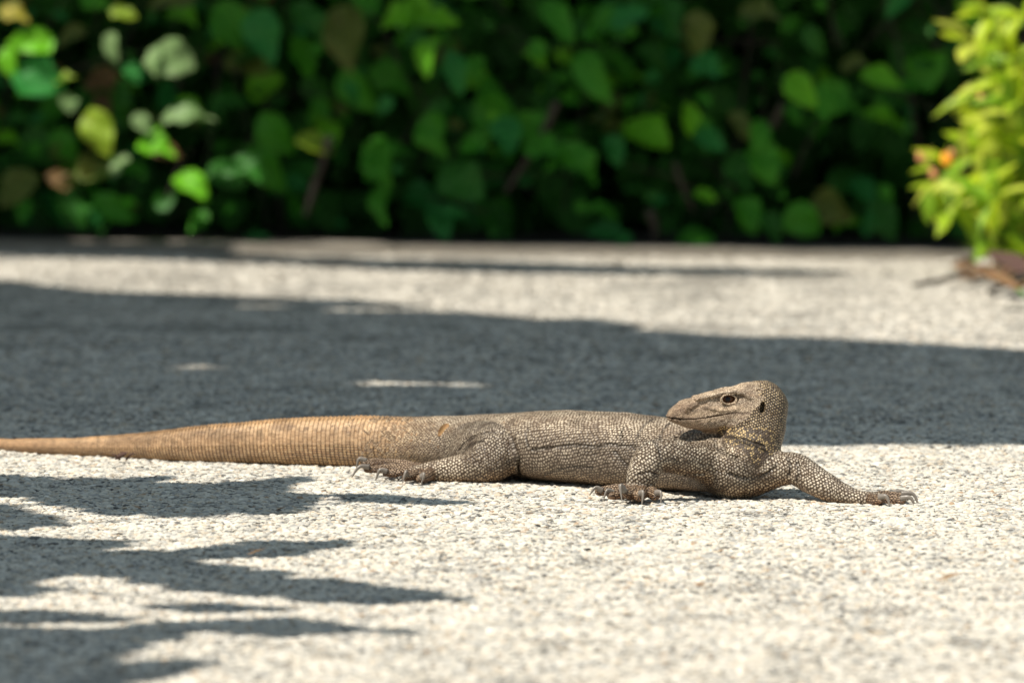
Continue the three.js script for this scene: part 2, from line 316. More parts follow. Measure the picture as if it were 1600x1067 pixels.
for (const s of shrubs) {
  const w = s.x1 - s.x0, wide = Math.round(w * 430);
  // single leaves filling the front of the bush, hung on arching shoots
  for (let i = 0; i < wide; i++) {
    const x = s.x0 + Rh() * w, sparse = x > 0.25 && x < 0.75 ? 0.6 : 1, y = 0.02 + 0.5 * Math.pow(Rh(), 0.8), depth = 0.05 + 0.33 * Rh();
    if (Rh() > sparse) continue;
    const p = V(x, y, edgeZ(x) - depth).sub(s.base), size = 0.018 + 0.05 * Math.pow(Rh(), 1.7);
    placeLeaf(mesh('leaf', broad[Math.floor(Rh() * 12)], GREEN[tone(Rh() * (x < -0.35 ? 1 : 0.94))], s.o), p, size, V(Rh() * 2.2 - 0.9, -0.9 + Rh() * 1.3, Rh() * 1.4 - 0.4), V(Rh() * 1.8 - 0.9, 0.2 + 0.8 * Rh(), 0.75));
  }
  for (let i = 0; i < 3 + w * 5; i++) { // stems
    const x = s.x0 + Rh() * w, z = edgeZ(x) - 0.25 - 0.35 * Rh(), lean = (Rh() - 0.4) * 0.35;
    const pts = curve([[x, 0, z], [x + lean * 0.4, 0.22, z + 0.03], [x + lean, 0.5, z - 0.02], [x + lean * 1.3, 0.9, z]].map((p) => [p[0] - s.base.x, p[1], p[2] - s.base.z]), 10), r = 0.0015 + 0.003 * Rh();
    mesh('stem', tubeGeo(pts, pts.map((_, k) => r * (1 - 0.06 * k)), 7), bark, s.o);
  }
  for (let i = 0; i < w * 70; i++) { // tangled twigs and leaf stalks
    const x = s.x0 + Rh() * w, y = 0.03 + 0.4 * Rh(), z = edgeZ(x) - 0.1 - 0.3 * Rh(), a = Rh() * 6.283, l = 0.04 + 0.12 * Rh(), q = V(Math.cos(a) * l, Math.abs(Math.sin(a)) * l, (Rh() - 0.5) * l);
    const pts = curve([[x, y, z], [x + q.x * 0.5, y + q.y * 0.6, z + q.z * 0.3], [x + q.x, y + q.y * 0.9, z + q.z]].map((p) => [p[0] - s.base.x, p[1], p[2] - s.base.z]), 5);
    mesh('twig', tubeGeo(pts, pts.map((_, k) => 0.0016 * (1 - 0.1 * k)), 5), bark, s.o);
  }
  // the mass behind and above
  const list = [];
  for (let i = 0; i < w * 4300; i++) {
    const x = s.x0 + (Rh() * 1.1 - 0.05) * w, high = Rh() < 0.6, y = high ? 0.42 + 0.75 * Rh() : 0.02 + 0.45 * Rh(), depth = high ? 0.12 + (y - 0.42) * 0.55 + 0.6 * Rh() : 0.32 + 0.6 * Rh();
    const k = 0.6 + 0.8 * Rh();
    list.push([V(x, y, edgeZ(x) - depth).sub(s.base), 0.03 + 0.05 * Rh(), V(Rh() - 0.5, -0.9 + Rh() * 0.7, Rh() - 0.3), V(Rh() - 0.5, 0.5 + 0.4 * Rh(), 0.7), [0.034 * k, 0.15 * k, 0.016 * k]]);
  }
  for (const q of [0, 1, 2]) foliage(s.o, list.filter((_, i) => i % 3 === q), broad[q * 3], foliageMat);
}
// stems that show in the photograph
for (const [a, b, c, r] of [[[870, 160], [845, 215], [790, 300], 0.006], [[1222, 165], [1205, 200], [1188, 225], 0.005], [[1055, 255], [1070, 300], [1085, 330], 0.004], [[515, 215], [498, 270], [478, 335], 0.006], [[1015, 330], [1025, 360], [1022, 388], 0.007]]) {
  const pts = curve([a, b, c].map((q, i) => { const p = at(q[0], q[1], edgeZ((q[0] - 800) / 1110) - 0.06 - 0.02 * i); return p; }), 8), s = shrubAt(pts[4][0]);
  mesh('stem', tubeGeo(pts.map((p) => [p[0] - s.base.x, p[1], p[2] - s.base.z]), pts.map((_, k) => r * (1 - 0.04 * k)), 7), bark, s.o);
}
// hedge beyond both sides of the view
{
  const o = thing('hedge_row', 'long dark hedge continuing beyond both ends of the road edge', 'hedge', [0, 0, -3.9]);
  const list = [];
  for (let i = 0; i < 9000; i++) {
    let x = (Rh() * 2 - 1) * 5; if (Math.abs(x) < 0.95) x = Math.sign(x) * (0.95 + 3 * Rh());
    const k = 0.6 + 0.9 * Rh();
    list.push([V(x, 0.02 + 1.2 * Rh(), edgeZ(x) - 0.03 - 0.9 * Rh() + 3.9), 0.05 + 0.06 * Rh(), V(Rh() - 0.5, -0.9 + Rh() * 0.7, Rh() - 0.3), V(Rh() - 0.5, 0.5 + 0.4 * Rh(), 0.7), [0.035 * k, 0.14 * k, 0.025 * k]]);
  }
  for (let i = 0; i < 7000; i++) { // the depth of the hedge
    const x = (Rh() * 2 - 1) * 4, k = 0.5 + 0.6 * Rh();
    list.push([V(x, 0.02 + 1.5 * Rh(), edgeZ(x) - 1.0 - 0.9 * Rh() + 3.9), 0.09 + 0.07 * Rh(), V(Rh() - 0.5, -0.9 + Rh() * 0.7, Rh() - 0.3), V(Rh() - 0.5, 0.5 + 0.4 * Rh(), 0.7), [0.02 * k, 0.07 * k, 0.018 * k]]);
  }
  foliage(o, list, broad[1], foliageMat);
  for (let i = 0; i < 16; i++) {
    const x = (i % 2 ? 1 : -1) * (1.1 + 0.28 * (i >> 1)), pts = curve([[x, 0, edgeZ(x) - 0.4 + 3.9], [x + 0.05, 0.5, edgeZ(x) - 0.42 + 3.9], [x - 0.04, 1.1, edgeZ(x) - 0.4 + 3.9]], 6);
    mesh('stem', tubeGeo(pts, pts.map((_, k) => 0.012 - 0.001 * k), 7), bark, o);
  }
}

// ------------------------------------------------------------------ the sunlit shrub at the right edge of the road
{
  const R = rng(31), bz = -2.95, o = thing('narrow_leaf_shrub', 'bright yellow-green narrow-leaved shrub in full sun at the right edge, with orange buds', 'shrub', [0.86, 0, bz]);
  const mats = [leafMat(0.46, 0.64, 0.02, 0.36, 0.4), leafMat(0.62, 0.76, 0.025, 0.38, 0.4), leafMat(0.30, 0.52, 0.025, 0.36, 0.4), leafMat(0.74, 0.80, 0.10, 0.36, 0.4)];
  const px = (X, Y, z) => V(...at(X, Y, z)).sub(o.position);
  const put = (p, size, tip, face, m) => placeLeaf(mesh('leaf', narrow[Math.floor(R() * 4)], m ?? mats[Math.floor(R() * 4)], o), p, size, tip, face);
  // twigs ending in tufts: X, Y of the tuft, leaves in it
  const tufts = [[1522, 66, 5], [1550, 20, 6], [1565, 80, 8], [1600, 40, 9], [1535, 115, 6], [1560, 125, 11], [1590, 95, 9], [1535, 155, 10], [1585, 165, 12], [1560, 200, 12], [1535, 235, 9], [1590, 225, 12], [1480, 268, 12], [1520, 275, 8], [1560, 270, 12], [1595, 285, 12], [1510, 320, 7], [1550, 315, 11], [1590, 335, 11], [1565, 360, 8], [1600, 375, 8], [1540, 390, 3], [1635, 60, 12], [1640, 150, 12], [1630, 250, 12], [1640, 320, 12]];
  for (let i = 0; i < 16; i++) tufts.push([1650 + 420 * R(), -330 + 680 * R(), 9]);
  const root = V(0, 0, 0);
  for (const [X, Y, n] of tufts) {
    const z = bz + (R() - 0.5) * 0.22, c = px(X, Y, z), side = V(-0.5 + R() * 0.5, 0.4 + 0.4 * R(), R() - 0.2).normalize();
    const pts = curve([[root.x + R() * 0.1, 0, R() * 0.1 - 0.05], [c.x * 0.5 + 0.06, c.y * 0.55, c.z * 0.6], [c.x, c.y, c.z]], 8);
    mesh('twig', tubeGeo(pts, pts.map((_, k) => 0.0026 * (1 - 0.08 * k)), 6), bark, o);
    for (let i = 0; i < n * 0.95; i++) {
      const a = R() * 6.283, tip = V(Math.cos(a), Math.sin(a) * 0.9 + (R() < 0.25 ? -0.4 : 0.45), R() * 1.1 - 0.3).normalize();
      put(c.clone().add(V((R() - 0.5) * 0.02, (R() - 0.5) * 0.02, (R() - 0.5) * 0.03)), 0.036 + 0.032 * R(), tip, V(-0.4, 0.85, 0.5).addScaledVector(side, 0.35));
    }
  }
  for (const [X, Y, len, dx, dy, k] of [[1440, 265, 36, -1, 0.2, 0], [1440, 290, 40, -1, 0.1, 0], [1467, 325, 80, 0.25, 1, 0], [1450, 320, 55, -0.1, 1, 2], [1510, 340, 55, 0.6, 1, 0], [1495, 262, 50, 0.8, -0.6, 2], [1450, 250, 40, 0.2, -1, 3], [1540, 300, 85, 0.3, 1, 2], [1530, 400, 45, -1, 0.3, 2], [1545, 385, 50, -1, 0.1, 0], [1600, 390, 45, -0.7, 0.7, 1], [1490, 58, 50, -1, -0.1, 1], [1520, 20, 60, -1, 0.15, 1]]) {
    const z = bz + 0.03 + 0.03 * R(), size = len / 1180, tip = V(dx, -dy, 0.3).normalize(); put(px(X, Y, z).addScaledVector(tip, -size / 2), size, tip, V(-0.2, 0.7, 0.7), mats[k]);
  }
  const bud = new THREE.SphereGeometry(1, 12, 10);
  { const p = bud.attributes.position; for (let i = 0; i < p.count; i++) { const y = p.getY(i); p.setXYZ(i, p.getX(i) * (1 - 0.35 * y), y * 1.4, p.getZ(i) * (1 - 0.35 * y)); } bud.computeVertexNormals(); }
  const orange = new THREE.MeshPhysicalMaterial({ color: new THREE.Color(0.95, 0.36, 0.01), roughness: 0.5 }), rust = new THREE.MeshPhysicalMaterial({ color: new THREE.Color(0.62, 0.28, 0.10), roughness: 0.6 });
  for (const [X, Y, r, m] of [[1479, 249, 0.0068, orange], [1488, 239, 0.0045, rust], [1439, 245, 0.0052, rust], [1459, 271, 0.0055, rust], [1534, 153, 0.0045, rust]]) { const b = mesh('bud', bud, m, o); b.position.copy(px(X, Y, bz + 0.07)); b.scale.setScalar(r); b.rotation.z = 0.4; }
}

// ------------------------------------------------------------------ trees out of view whose crowns shade the road and the hedge
const inside = (P, x, y) => { let c = false; for (let i = 0, j = P.length - 1; i < P.length; j = i++) if ((P[i][1] > y) !== (P[j][1] > y) && x < (P[j][0] - P[i][0]) * (y - P[i][1]) / (P[j][1] - P[i][1]) + P[i][0]) c = !c; return c; };
const S = SUN;
// leaves hung towards the sun from a shaded region of the road; size [from, to], lift: metres above the road
function canopy(R, polygon, count, lo, hi, size, holes = [], loose = 0) {
  const xs = polygon.map((p) => p[0]), ys = polygon.map((p) => p[1]), x0 = Math.min(...xs), x1 = Math.max(...xs), y0 = Math.min(...ys), y1 = Math.max(...ys), list = [];
  for (let tries = 0; list.length < count && tries < count * 40; tries++) {
    const x = x0 + R() * (x1 - x0), z = y0 + R() * (y1 - y0), s = size[0] + (size[1] - size[0]) * R(), a = R() * 6.283;
    const tip = [Math.cos(a) * s, Math.sin(a) * s];
    const ok = (R() < loose ? [[0.3, 0], [0.6, 0]] : [[0, 0], [0.5, 0], [1, 0], [0.4, 0.3], [0.4, -0.3]]).every(([u, w]) => inside(polygon, x + tip[0] * (u - 0.5) - tip[1] * w, z + tip[1] * (u - 0.5) + tip[0] * w));
    if (!ok || R() < 0.96 && holes.some((h) => Math.hypot((x - h[0]) / h[2], (z - h[1]) / h[3]) < 1)) continue;
    const h = lo + (hi - lo) * R(), t = h / S.y;
    // a leaf across the sunlight: its outline is kept within the shaded region
    const T = V(tip[0], 0, tip[1]), face = V(S.x + (R() - 0.5) * 0.7, S.y, S.z + (R() - 0.5) * 0.7).normalize();
    const d = T.addScaledVector(S, -T.dot(face) / S.dot(face));
    list.push([V(x - tip[0] / 2 + S.x * t, h, z - tip[1] / 2 + S.z * t), d.length(), d.clone(), face, [0.04 * (0.7 + 0.6 * R()), 0.15 * (0.7 + 0.6 * R()), 0.03]]);
  }
  return list;
}
const G = (list) => list.map((p) => onGround(...p));
function tree(name, label, root, top, r, lists) {
  const o = thing(name, label, 'tree', root), t = curve([[0, -0.05, 0], [0.05, top[1] * 0.35, 0.06], [top[0] * 0.4, top[1] * 0.75, top[2] * 0.4], top], 16);
  mesh('trunk', tubeGeo(t, t.map((_, i) => r * (1 - 0.045 * i)), 12), bark, o);
  lists.forEach((list, n) => {
    const c = list.reduce((s, l) => s.add(l[0]), V(0, 0, 0)).divideScalar(Math.max(1, list.length)).sub(V(...root)), b = t[Math.min(15, 9 + n * 2)];
    const p = curve([b, [(b[0] + c.x) / 2, (b[1] + c.y) / 2 + 0.1, (b[2] + c.z) / 2], [c.x, c.y + 0.02, c.z]], 10);
    if (list.length > 900) mesh('limb', tubeGeo(p, p.map((_, i) => r * 0.4 * (1 - 0.08 * i)), 8), bark, o);
    else mesh('branch', tubeGeo(p, p.map((_, i) => 0.008 * (1 - 0.08 * i)), 6), bark, o);
    foliage(o, list.map((l) => [l[0].clone().sub(V(...root)), ...l.slice(1)]), broad[2], shadeLeafMat);
  });
  return o;
}
const Rt = rng(404);
const FRONT = [
  [[-200, 745], [0, 744], [120, 746], [275, 746], [285, 752], [210, 756], [300, 757], [380, 752], [475, 741], [520, 742], [500, 752], [440, 762], [495, 770], [500, 782], [490, 791], [440, 805], [300, 808], [165, 806], [110, 795], [60, 780], [0, 776], [-200, 776]],
  [[500, 769], [560, 772], [640, 778], [752, 788], [740, 793], [640, 788], [540, 784]],
  [[-200, 786], [0, 787], [60, 800], [122, 816], [100, 824], [0, 824], [-200, 824]],
  [[-200, 832], [0, 834], [100, 841], [212, 850], [200, 858], [135, 866], [300, 862], [360, 846], [410, 843], [522, 845], [520, 852], [500, 861], [450, 868], [350, 873], [305, 883], [400, 889], [525, 902], [600, 918], [742, 932], [740, 938], [675, 941], [575, 943], [450, 937], [350, 924], [240, 913], [180, 901], [60, 903], [50, 936], [-200, 938]],
  [[215, 950], [350, 941], [437, 950], [430, 956], [370, 961], [260, 956]],
  [[-200, 955], [60, 953], [130, 960], [225, 968], [210, 974], [-200, 972]],
  [[-200, 974], [0, 975], [100, 984], [250, 981], [440, 966], [500, 979], [652, 990], [645, 995], [500, 997], [300, 990], [270, 1006], [200, 1018], [165, 1028], [220, 1041], [260, 1025], [342, 1035], [280, 1056], [210, 1075], [-200, 1090]],
];
const HOLES = (x) => x.map(([X, Y, a, b]) => [...onGround(X, Y), a, b]);
const frontLists = FRONT.map((P, i) => canopy(Rt, G(P), [520, 90, 150, 760, 70, 140, 600][i], 0.85 + 0.1 * (i % 3), 1.25 + 0.1 * (i % 3), i === 1 || i === 4 || i === 5 ? [0.02, 0.04] : [0.025, 0.065], [], 0.15));
tree('young_tree', 'slender young tree beside the road, left of the camera, its low leaves shading the road', [-1.5, 0, 1.3], [0.25, 1.5, -0.1], 0.022, frontLists);
const BAND = G([[-900, 425], [-200, 428], [0, 437], [150, 454], [300, 459], [430, 466], [540, 468], [660, 478], [800, 494], [930, 500], [985, 506], [1015, 519], [1150, 525], [1280, 528], [1450, 537], [1600, 547], [2400, 590], [2400, 699], [1600, 699], [1400, 697], [1100, 695], [700, 694], [0, 693], [-900, 693]]);
const bandList = canopy(Rt, BAND, 9500, 2.3, 4.0, [0.07, 0.13], HOLES([[285, 573, 0.055, 0.07], [690, 603, 0.12, 0.045], [840, 614, 0.07, 0.035], [610, 597, 0.07, 0.035], [270, 640, 0.05, 0.03], [230, 607, 0.04, 0.03], [1560, 660, 0.05, 0.02], [500, 625, 0.05, 0.03], [340, 655, 0.06, 0.03], [30, 600, 0.04, 0.03], [90, 662, 0.05, 0.02], [160, 612, 0.05, 0.03], [1080, 622, 0.04, 0.02], [740, 474, 0.08, 0.05], [400, 478, 0.07, 0.05], [560, 484, 0.1, 0.06], [1480, 660, 0.05, 0.02], [1530, 570, 0.06, 0.04]]));
const FAR = G([[-900, 384], [-200, 387], [0, 389], [320, 392], [380, 398], [600, 404], [900, 413], [1200, 420], [1330, 425], [1300, 431], [1000, 431], [800, 428], [600, 421], [400, 413], [200, 406], [0, 402], [-900, 408]]);
const farList = canopy(Rt, FAR, 3200, 1.0, 1.6, [0.04, 0.08]);
tree('shade_tree', 'spreading tree beside the road, its crown shading the road behind the lizard', [-3.3, 0, -0.2], [0.5, 3.0, -0.3], 0.13, [bandList, farList]);
// over the hedge: the shaded strip lies at the foot of the hedge, so that the low leaves stand in shade
{
  const list = [], R = rng(909), gaps = [[-0.59, 0.158, 0.034, 0.05], [-0.457, 0.174, 0.05, 0.03], [-0.49, 0.265, 0.05, 0.04], [-0.63, 0.295, 0.03, 0.03], [-0.71, 0.30, 0.035, 0.07], [-0.57, 0.277, 0.025, 0.025], [-0.555, 0.335, 0.03, 0.03], [-0.505, 0.13, 0.035, 0.03], [-0.56, 0.11, 0.025, 0.025], [-0.525, 0.166, 0.03, 0.03], [-0.63, 0.21, 0.025, 0.035], [-0.56, 0.05, 0.03, 0.025], [-0.705, 0.07, 0.03, 0.04], [-0.28, 0.14, 0.02, 0.02], [-0.12, 0.27, 0.025, 0.025], [0.41, 0.22, 0.025, 0.025], [0.53, 0.175, 0.022, 0.018], [-0.127, 0.34, 0.035, 0.02], [-0.37, 0.3, 0.02, 0.02], [0.1, 0.35, 0.03, 0.02], [-0.45, 0.07, 0.015, 0.015], [-0.64, 0.09, 0.015, 0.02], [-0.66, 0.25, 0.03, 0.03], [-0.6, 0.235, 0.025, 0.03], [-0.43, 0.24, 0.025, 0.02], [-0.52, 0.32, 0.03, 0.02]];
  for (let i = 0; i < 150; i++) { const x = i < 100 ? -0.74 + 0.5 * R() : -0.25 + R(), r = 0.006 + 0.012 * R(); gaps.push([x, 0.03 + 0.37 * R(), r, r * (0.8 + 0.8 * R())]); }
  for (let i = 0; i < 15000; i++) {
    const x = -1.6 + 3.4 * R(), y = 0.03 + 1.35 * R(), s = 0.05 + 0.05 * R();
    const h = 1.5 + 1.1 * R(), t = (h - y) / S.y, a = R() * 6.283, face = V(S.x + (R() - 0.5) * 0.6, S.y, S.z + (R() - 0.5) * 0.6).normalize(), T = V(Math.cos(a), 0, Math.sin(a)), d = T.addScaledVector(S, -T.dot(face) / S.dot(face)).normalize(), e = face.clone().cross(d);
    const lands = (u, w) => { const q = d.clone().multiplyScalar(u * s).addScaledVector(e, w * s), k = q.z / S.z; return [x + q.x - S.x * k, y + q.y - S.y * k]; };
    const pts = [[-0.5, 0], [-0.25, 0.25], [-0.25, -0.25], [0, 0], [0.2, 0.25], [0.2, -0.25], [0.5, 0]].map((q) => lands(...q));
    if (x > -0.42 && pts.some((q) => q[1] < 0.035)) continue;
    if (gaps.some((g) => pts.some((q) => Math.hypot((q[0] - g[0]) / g[2], (q[1] - g[1]) / g[3]) < 1))) continue;
    list.push([V(x + S.x * t, h, edgeZ(x) + S.z * t).addScaledVector(d, -s / 2), s, d, face, [0.04, 0.15 * (0.7 + 0.6 * R()), 0.03]]);
  }
  tree('hedge_tree', 'small leafy tree in the hedge beyond the left end, its crown leaning over the hedge', [-2.6, 0, edgeZ(-2.6) - 0.35], [0.7, 2.0, 0.4], 0.06, [list]);
}

// ------------------------------------------------------------------ the lizard: skin textures
// C rows of overlapping beads per tile; paint(r, r2, m) gives a bead's own colour, ground the skin between beads
function beadTex({ C, N = 1024, ground, paint, size = 0.46, soft = 0.16, jitter = 0.2, grain = 0.12, stretch = 1, lumps = 9, dot = 0, rim = null }) {
  const color = new Uint8Array(N * N * 4), bump = new Uint8Array(N * N * 4);
  for (let y = 0; y < N; y++) for (let x = 0; x < N; x++) {
    const gx = x / N * C, gy = y / N * C, iy = Math.floor(gy);
    let best = 9, bc = 0, br = 0;
    for (let j = -1; j <= 1; j++) {
      const ry = iy + j, cy = (ry + C) % C, off = cy % 2 ? 0.5 : 0, ix = Math.floor(gx - off);
      for (let i = -1; i <= 1; i++) {
        const cx = (ix + i + C) % C;
        const px = ix + i + 0.5 + off + jitter * (hash3(cx, cy, 1) - 0.5), py = ry + 0.5 + jitter * (hash3(cx, cy, 2) - 0.5);
        const d = Math.hypot((gx - px) * stretch, gy - py) / (0.85 + 0.3 * hash3(cx, cy, 3));
        if (d < best) { best = d; bc = cx; br = cy; }
      }
    }
    const e = 1 - smooth(size - soft, size, best), o = (y * N + x) * 4;
    const per = (f, k) => { // noise that closes on the tile
      const a = bc / C * f, b = br / C * f, w = (q) => noise3(q[0], q[1], k), u = bc / C, v = br / C;
      return (w([a, b]) * (1 - u) + w([a - f, b]) * u) * (1 - v) + (w([a, b - f]) * (1 - u) + w([a - f, b - f]) * u) * v;
    };
    const m = per(lumps, 3.3) * 0.6 + per(lumps * 2.6, 7.7) * 0.4;
    const dotty = dot ? 1 - smooth(dot - 0.14, dot + 0.06, best) : 1, P = paint(hash3(bc, br, 5), hash3(bc, br, 6), m);
    const c = mixc(ground, rim ? mixc(rim, P, dotty) : P, e), g = 1 - grain / 2 + grain * hash3(x, y, 4);
    for (let k = 0; k < 3; k++) color[o + k] = enc(c[k] * g);
    const h = 255 * clamp((1 - Math.pow(clamp(best / 0.62), 2)) * 0.92 + 0.06 * hash3(x, y, 9));
    bump[o] = bump[o + 1] = bump[o + 2] = h; color[o + 3] = bump[o + 3] = 255;
  }
  return [dataTex(N, N, color, true), dataTex(N, N, bump)];
}
const DARK = [0.10, 0.064, 0.036], CREAM = [0.66, 0.56, 0.42];
const bodyTex = beadTex({ C: 60, dot: 0.36, rim: [0.23, 0.17, 0.12], ground: [0.11, 0.074, 0.045], size: 0.5, soft: 0.28, jitter: 0.34, paint: (r, r2, m) => mixc([0.19, 0.13, 0.08], CREAM, clamp(0.12 + 2.2 * (m - 0.42) + 0.65 * r)) });
const limbTex = beadTex({ C: 48, dot: 0.36, rim: [0.19, 0.137, 0.092], ground: DARK, size: 0.5, soft: 0.24, jitter: 0.32, paint: (r, r2, m) => mixc([0.17, 0.11, 0.06], [0.78, 0.67, 0.50], clamp(0.12 + 2.6 * (m - 0.44) + 0.7 * r)) });
const napeTex = beadTex({ C: 52, dot: 0.36, rim: [0.14, 0.098, 0.06], ground: [0.05, 0.032, 0.017], size: 0.48, soft: 0.24, jitter: 0.22, paint: (r, r2, m) => mixc([0.17, 0.11, 0.05], [0.62, 0.50, 0.31], clamp(0.2 + 1.4 * (m - 0.45) + 0.6 * r)) });
const throatTex = beadTex({ C: 66, ground: [0.05, 0.033, 0.02], size: 0.5, soft: 0.3, jitter: 0.4, lumps: 15, paint: (r, r2, m) => mixc([0.085, 0.058, 0.036], [0.64, 0.48, 0.23], Math.abs(m - 0.5) < 0.06 && r > 0.35 ? 0.5 + 0.4 * r2 : r2 < 0.12 ? 0.35 : 0) });
const headTex = beadTex({ C: 100, ground: [0.2, 0.135, 0.085], size: 0.6, soft: 0.36, jitter: 0.6, paint: (r, r2, m) => mixc([0.25, 0.175, 0.115], [0.78, 0.62, 0.45], clamp(0.5 + 2.2 * (m - 0.5) + 0.9 * (r - 0.5))) });
const RINGS = 24, ROWS = 46;
const tailTex = (() => {
  const N = 1024, color = new Uint8Array(N * N * 4), bump = new Uint8Array(N * N * 4);
  for (let y = 0; y < N; y++) for (let x = 0; x < N; x++) {
    const gx = x / N * RINGS, v = y / N, low = smooth(0.22, 0.30, Math.abs(v - 0.5)), ix = Math.floor(gx), o = (y * N + x) * 4;
    const gy = v * ROWS * (low > 0.5 ? 1 : 2), iy = Math.floor(gy), a = Math.abs(gx - ix - 0.5), b = Math.abs(gy - iy - 0.5);
    const jx = smooth(0.5, 0.5 - (low > 0.5 ? 0.24 : 0.12), a), jy = smooth(0.5, low > 0.5 ? 0.24 : 0.36, b), e = jx * (low > 0.5 ? jy : 0.55 + 0.45 * jy);
    const r = hash3(ix, iy, low > 0.5 ? 1 : 2), m = noise3(v * 14, 4.4 + Math.min(gx, RINGS - gx) * 0.5, 1.7);
    const top = smooth(0.12, 0.02, Math.abs(v - 0.5));
    let c = low > 0.5 ? mixc([0.44, 0.245, 0.10], [0.68, 0.44, 0.21], r) : mixc([0.46, 0.27, 0.125], [0.63, 0.41, 0.22], r);
    if (low <= 0.5 && r < 0.16) c = mixc(c, [0.2, 0.12, 0.07], 0.55 * hash3(ix, iy, 12));
    c = mixc(c, [0.56, 0.33, 0.14], top * 0.5);
    c = mixc(low > 0.5 ? [0.07, 0.032, 0.014] : [0.15, 0.08, 0.035], c, e);
    for (let k = 0; k < 3; k++) color[o + k] = enc(c[k] * (0.93 + 0.14 * hash3(x, y, 4)));
    bump[o] = bump[o + 1] = bump[o + 2] = 255 * clamp(e * 0.9 + 0.08 * hash3(x, y, 9)); color[o + 3] = bump[o + 3] = 255;
  }
  return [dataTex(N, N, color, true), dataTex(N, N, bump)];
})();
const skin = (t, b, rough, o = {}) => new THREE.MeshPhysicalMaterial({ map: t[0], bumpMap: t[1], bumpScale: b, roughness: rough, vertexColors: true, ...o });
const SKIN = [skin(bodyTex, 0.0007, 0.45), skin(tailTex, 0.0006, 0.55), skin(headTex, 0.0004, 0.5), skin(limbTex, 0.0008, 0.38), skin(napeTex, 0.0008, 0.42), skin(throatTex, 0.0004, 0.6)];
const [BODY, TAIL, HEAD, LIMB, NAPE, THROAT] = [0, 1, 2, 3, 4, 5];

// ------------------------------------------------------------------ the lizard: shape
const MM = 0.001;
// spine: X on the photograph, distance plane z, half height, half width, height of the belly above the road (millimetres)
const SPINE = [[-330, -0.42, 1, 1, 1], [-210, -0.37, 2, 1.8, 0.5], [-110, -0.31, 3.4, 2.8, 0.3], [0, -0.25, 5, 3.8, 0], [98, -0.215, 6.6, 4.9, 0], [175, -0.193, 8.7, 6, 0], [262, -0.163, 12, 7.8, 0], [332, -0.145, 14.9, 9.2, 0], [420, -0.128, 17.4, 11, 0], [490, -0.112, 19.2, 12.8, 0], [560, -0.1, 20, 15, 0], [640, -0.082, 20.2, 19.5, 0.5],
  [720, -0.062, 21.5, 26, 1], [790, -0.032, 24, 33, 0.5], [870, 0.013, 27, 43, 0], [960, 0.056, 28, 41, 0], [1040, 0.092, 27, 32, 0], [1105, 0.125, 23.5, 26, 1.5], [1160, 0.152, 19, 25, 3]];
const spine = (() => {
  const c = new THREE.CatmullRomCurve3(SPINE.map((s) => V((s[0] - 800) * (EYE_Z - s[1]) / FOC, (s[2] + s[4]) * MM, s[1])), false, 'centripetal');
  const per = 6, out = [];
  for (let i = 0; i < SPINE.length - 1; i++) for (let k = 0; k < per + (i === SPINE.length - 2 ? 1 : 0); k++) {
    const t = (i + k / per) / (SPINE.length - 1), p = c.getPoint(t), T = c.getTangent(t), f = k / per, a = SPINE[i], b = SPINE[Math.min(i + 1, SPINE.length - 1)], g = f * f * (3 - 2 * f) * 0.35 + f * 0.65;
    const L = T.clone().cross(V(0, 1, 0)).normalize(), U = L.clone().cross(T).normalize();
    out.push({ p: [p.x, p.y, p.z], h: (a[2] + (b[2] - a[2]) * g) * MM, w: (a[3] + (b[3] - a[3]) * g) * MM, L: [L.x, L.y, L.z], U: [U.x, U.y, U.z], T: [T.x, T.y, T.z], X: a[0] + (b[0] - a[0]) * f });
  }
  let ring = 0, u = 0;
  out.forEach((o, i) => {
    if (i) { const q = out[i - 1].p, d = Math.hypot(o.p[0] - q[0], o.p[1] - q[1], o.p[2] - q[2]); ring += d / (0.0016 + 0.0021 * Math.min(1, o.h / 0.02)); u += d; }
    o.ring = ring; o.u = u;
  });
  return out;
})();
const S0 = {}; // result of the last spine look-up
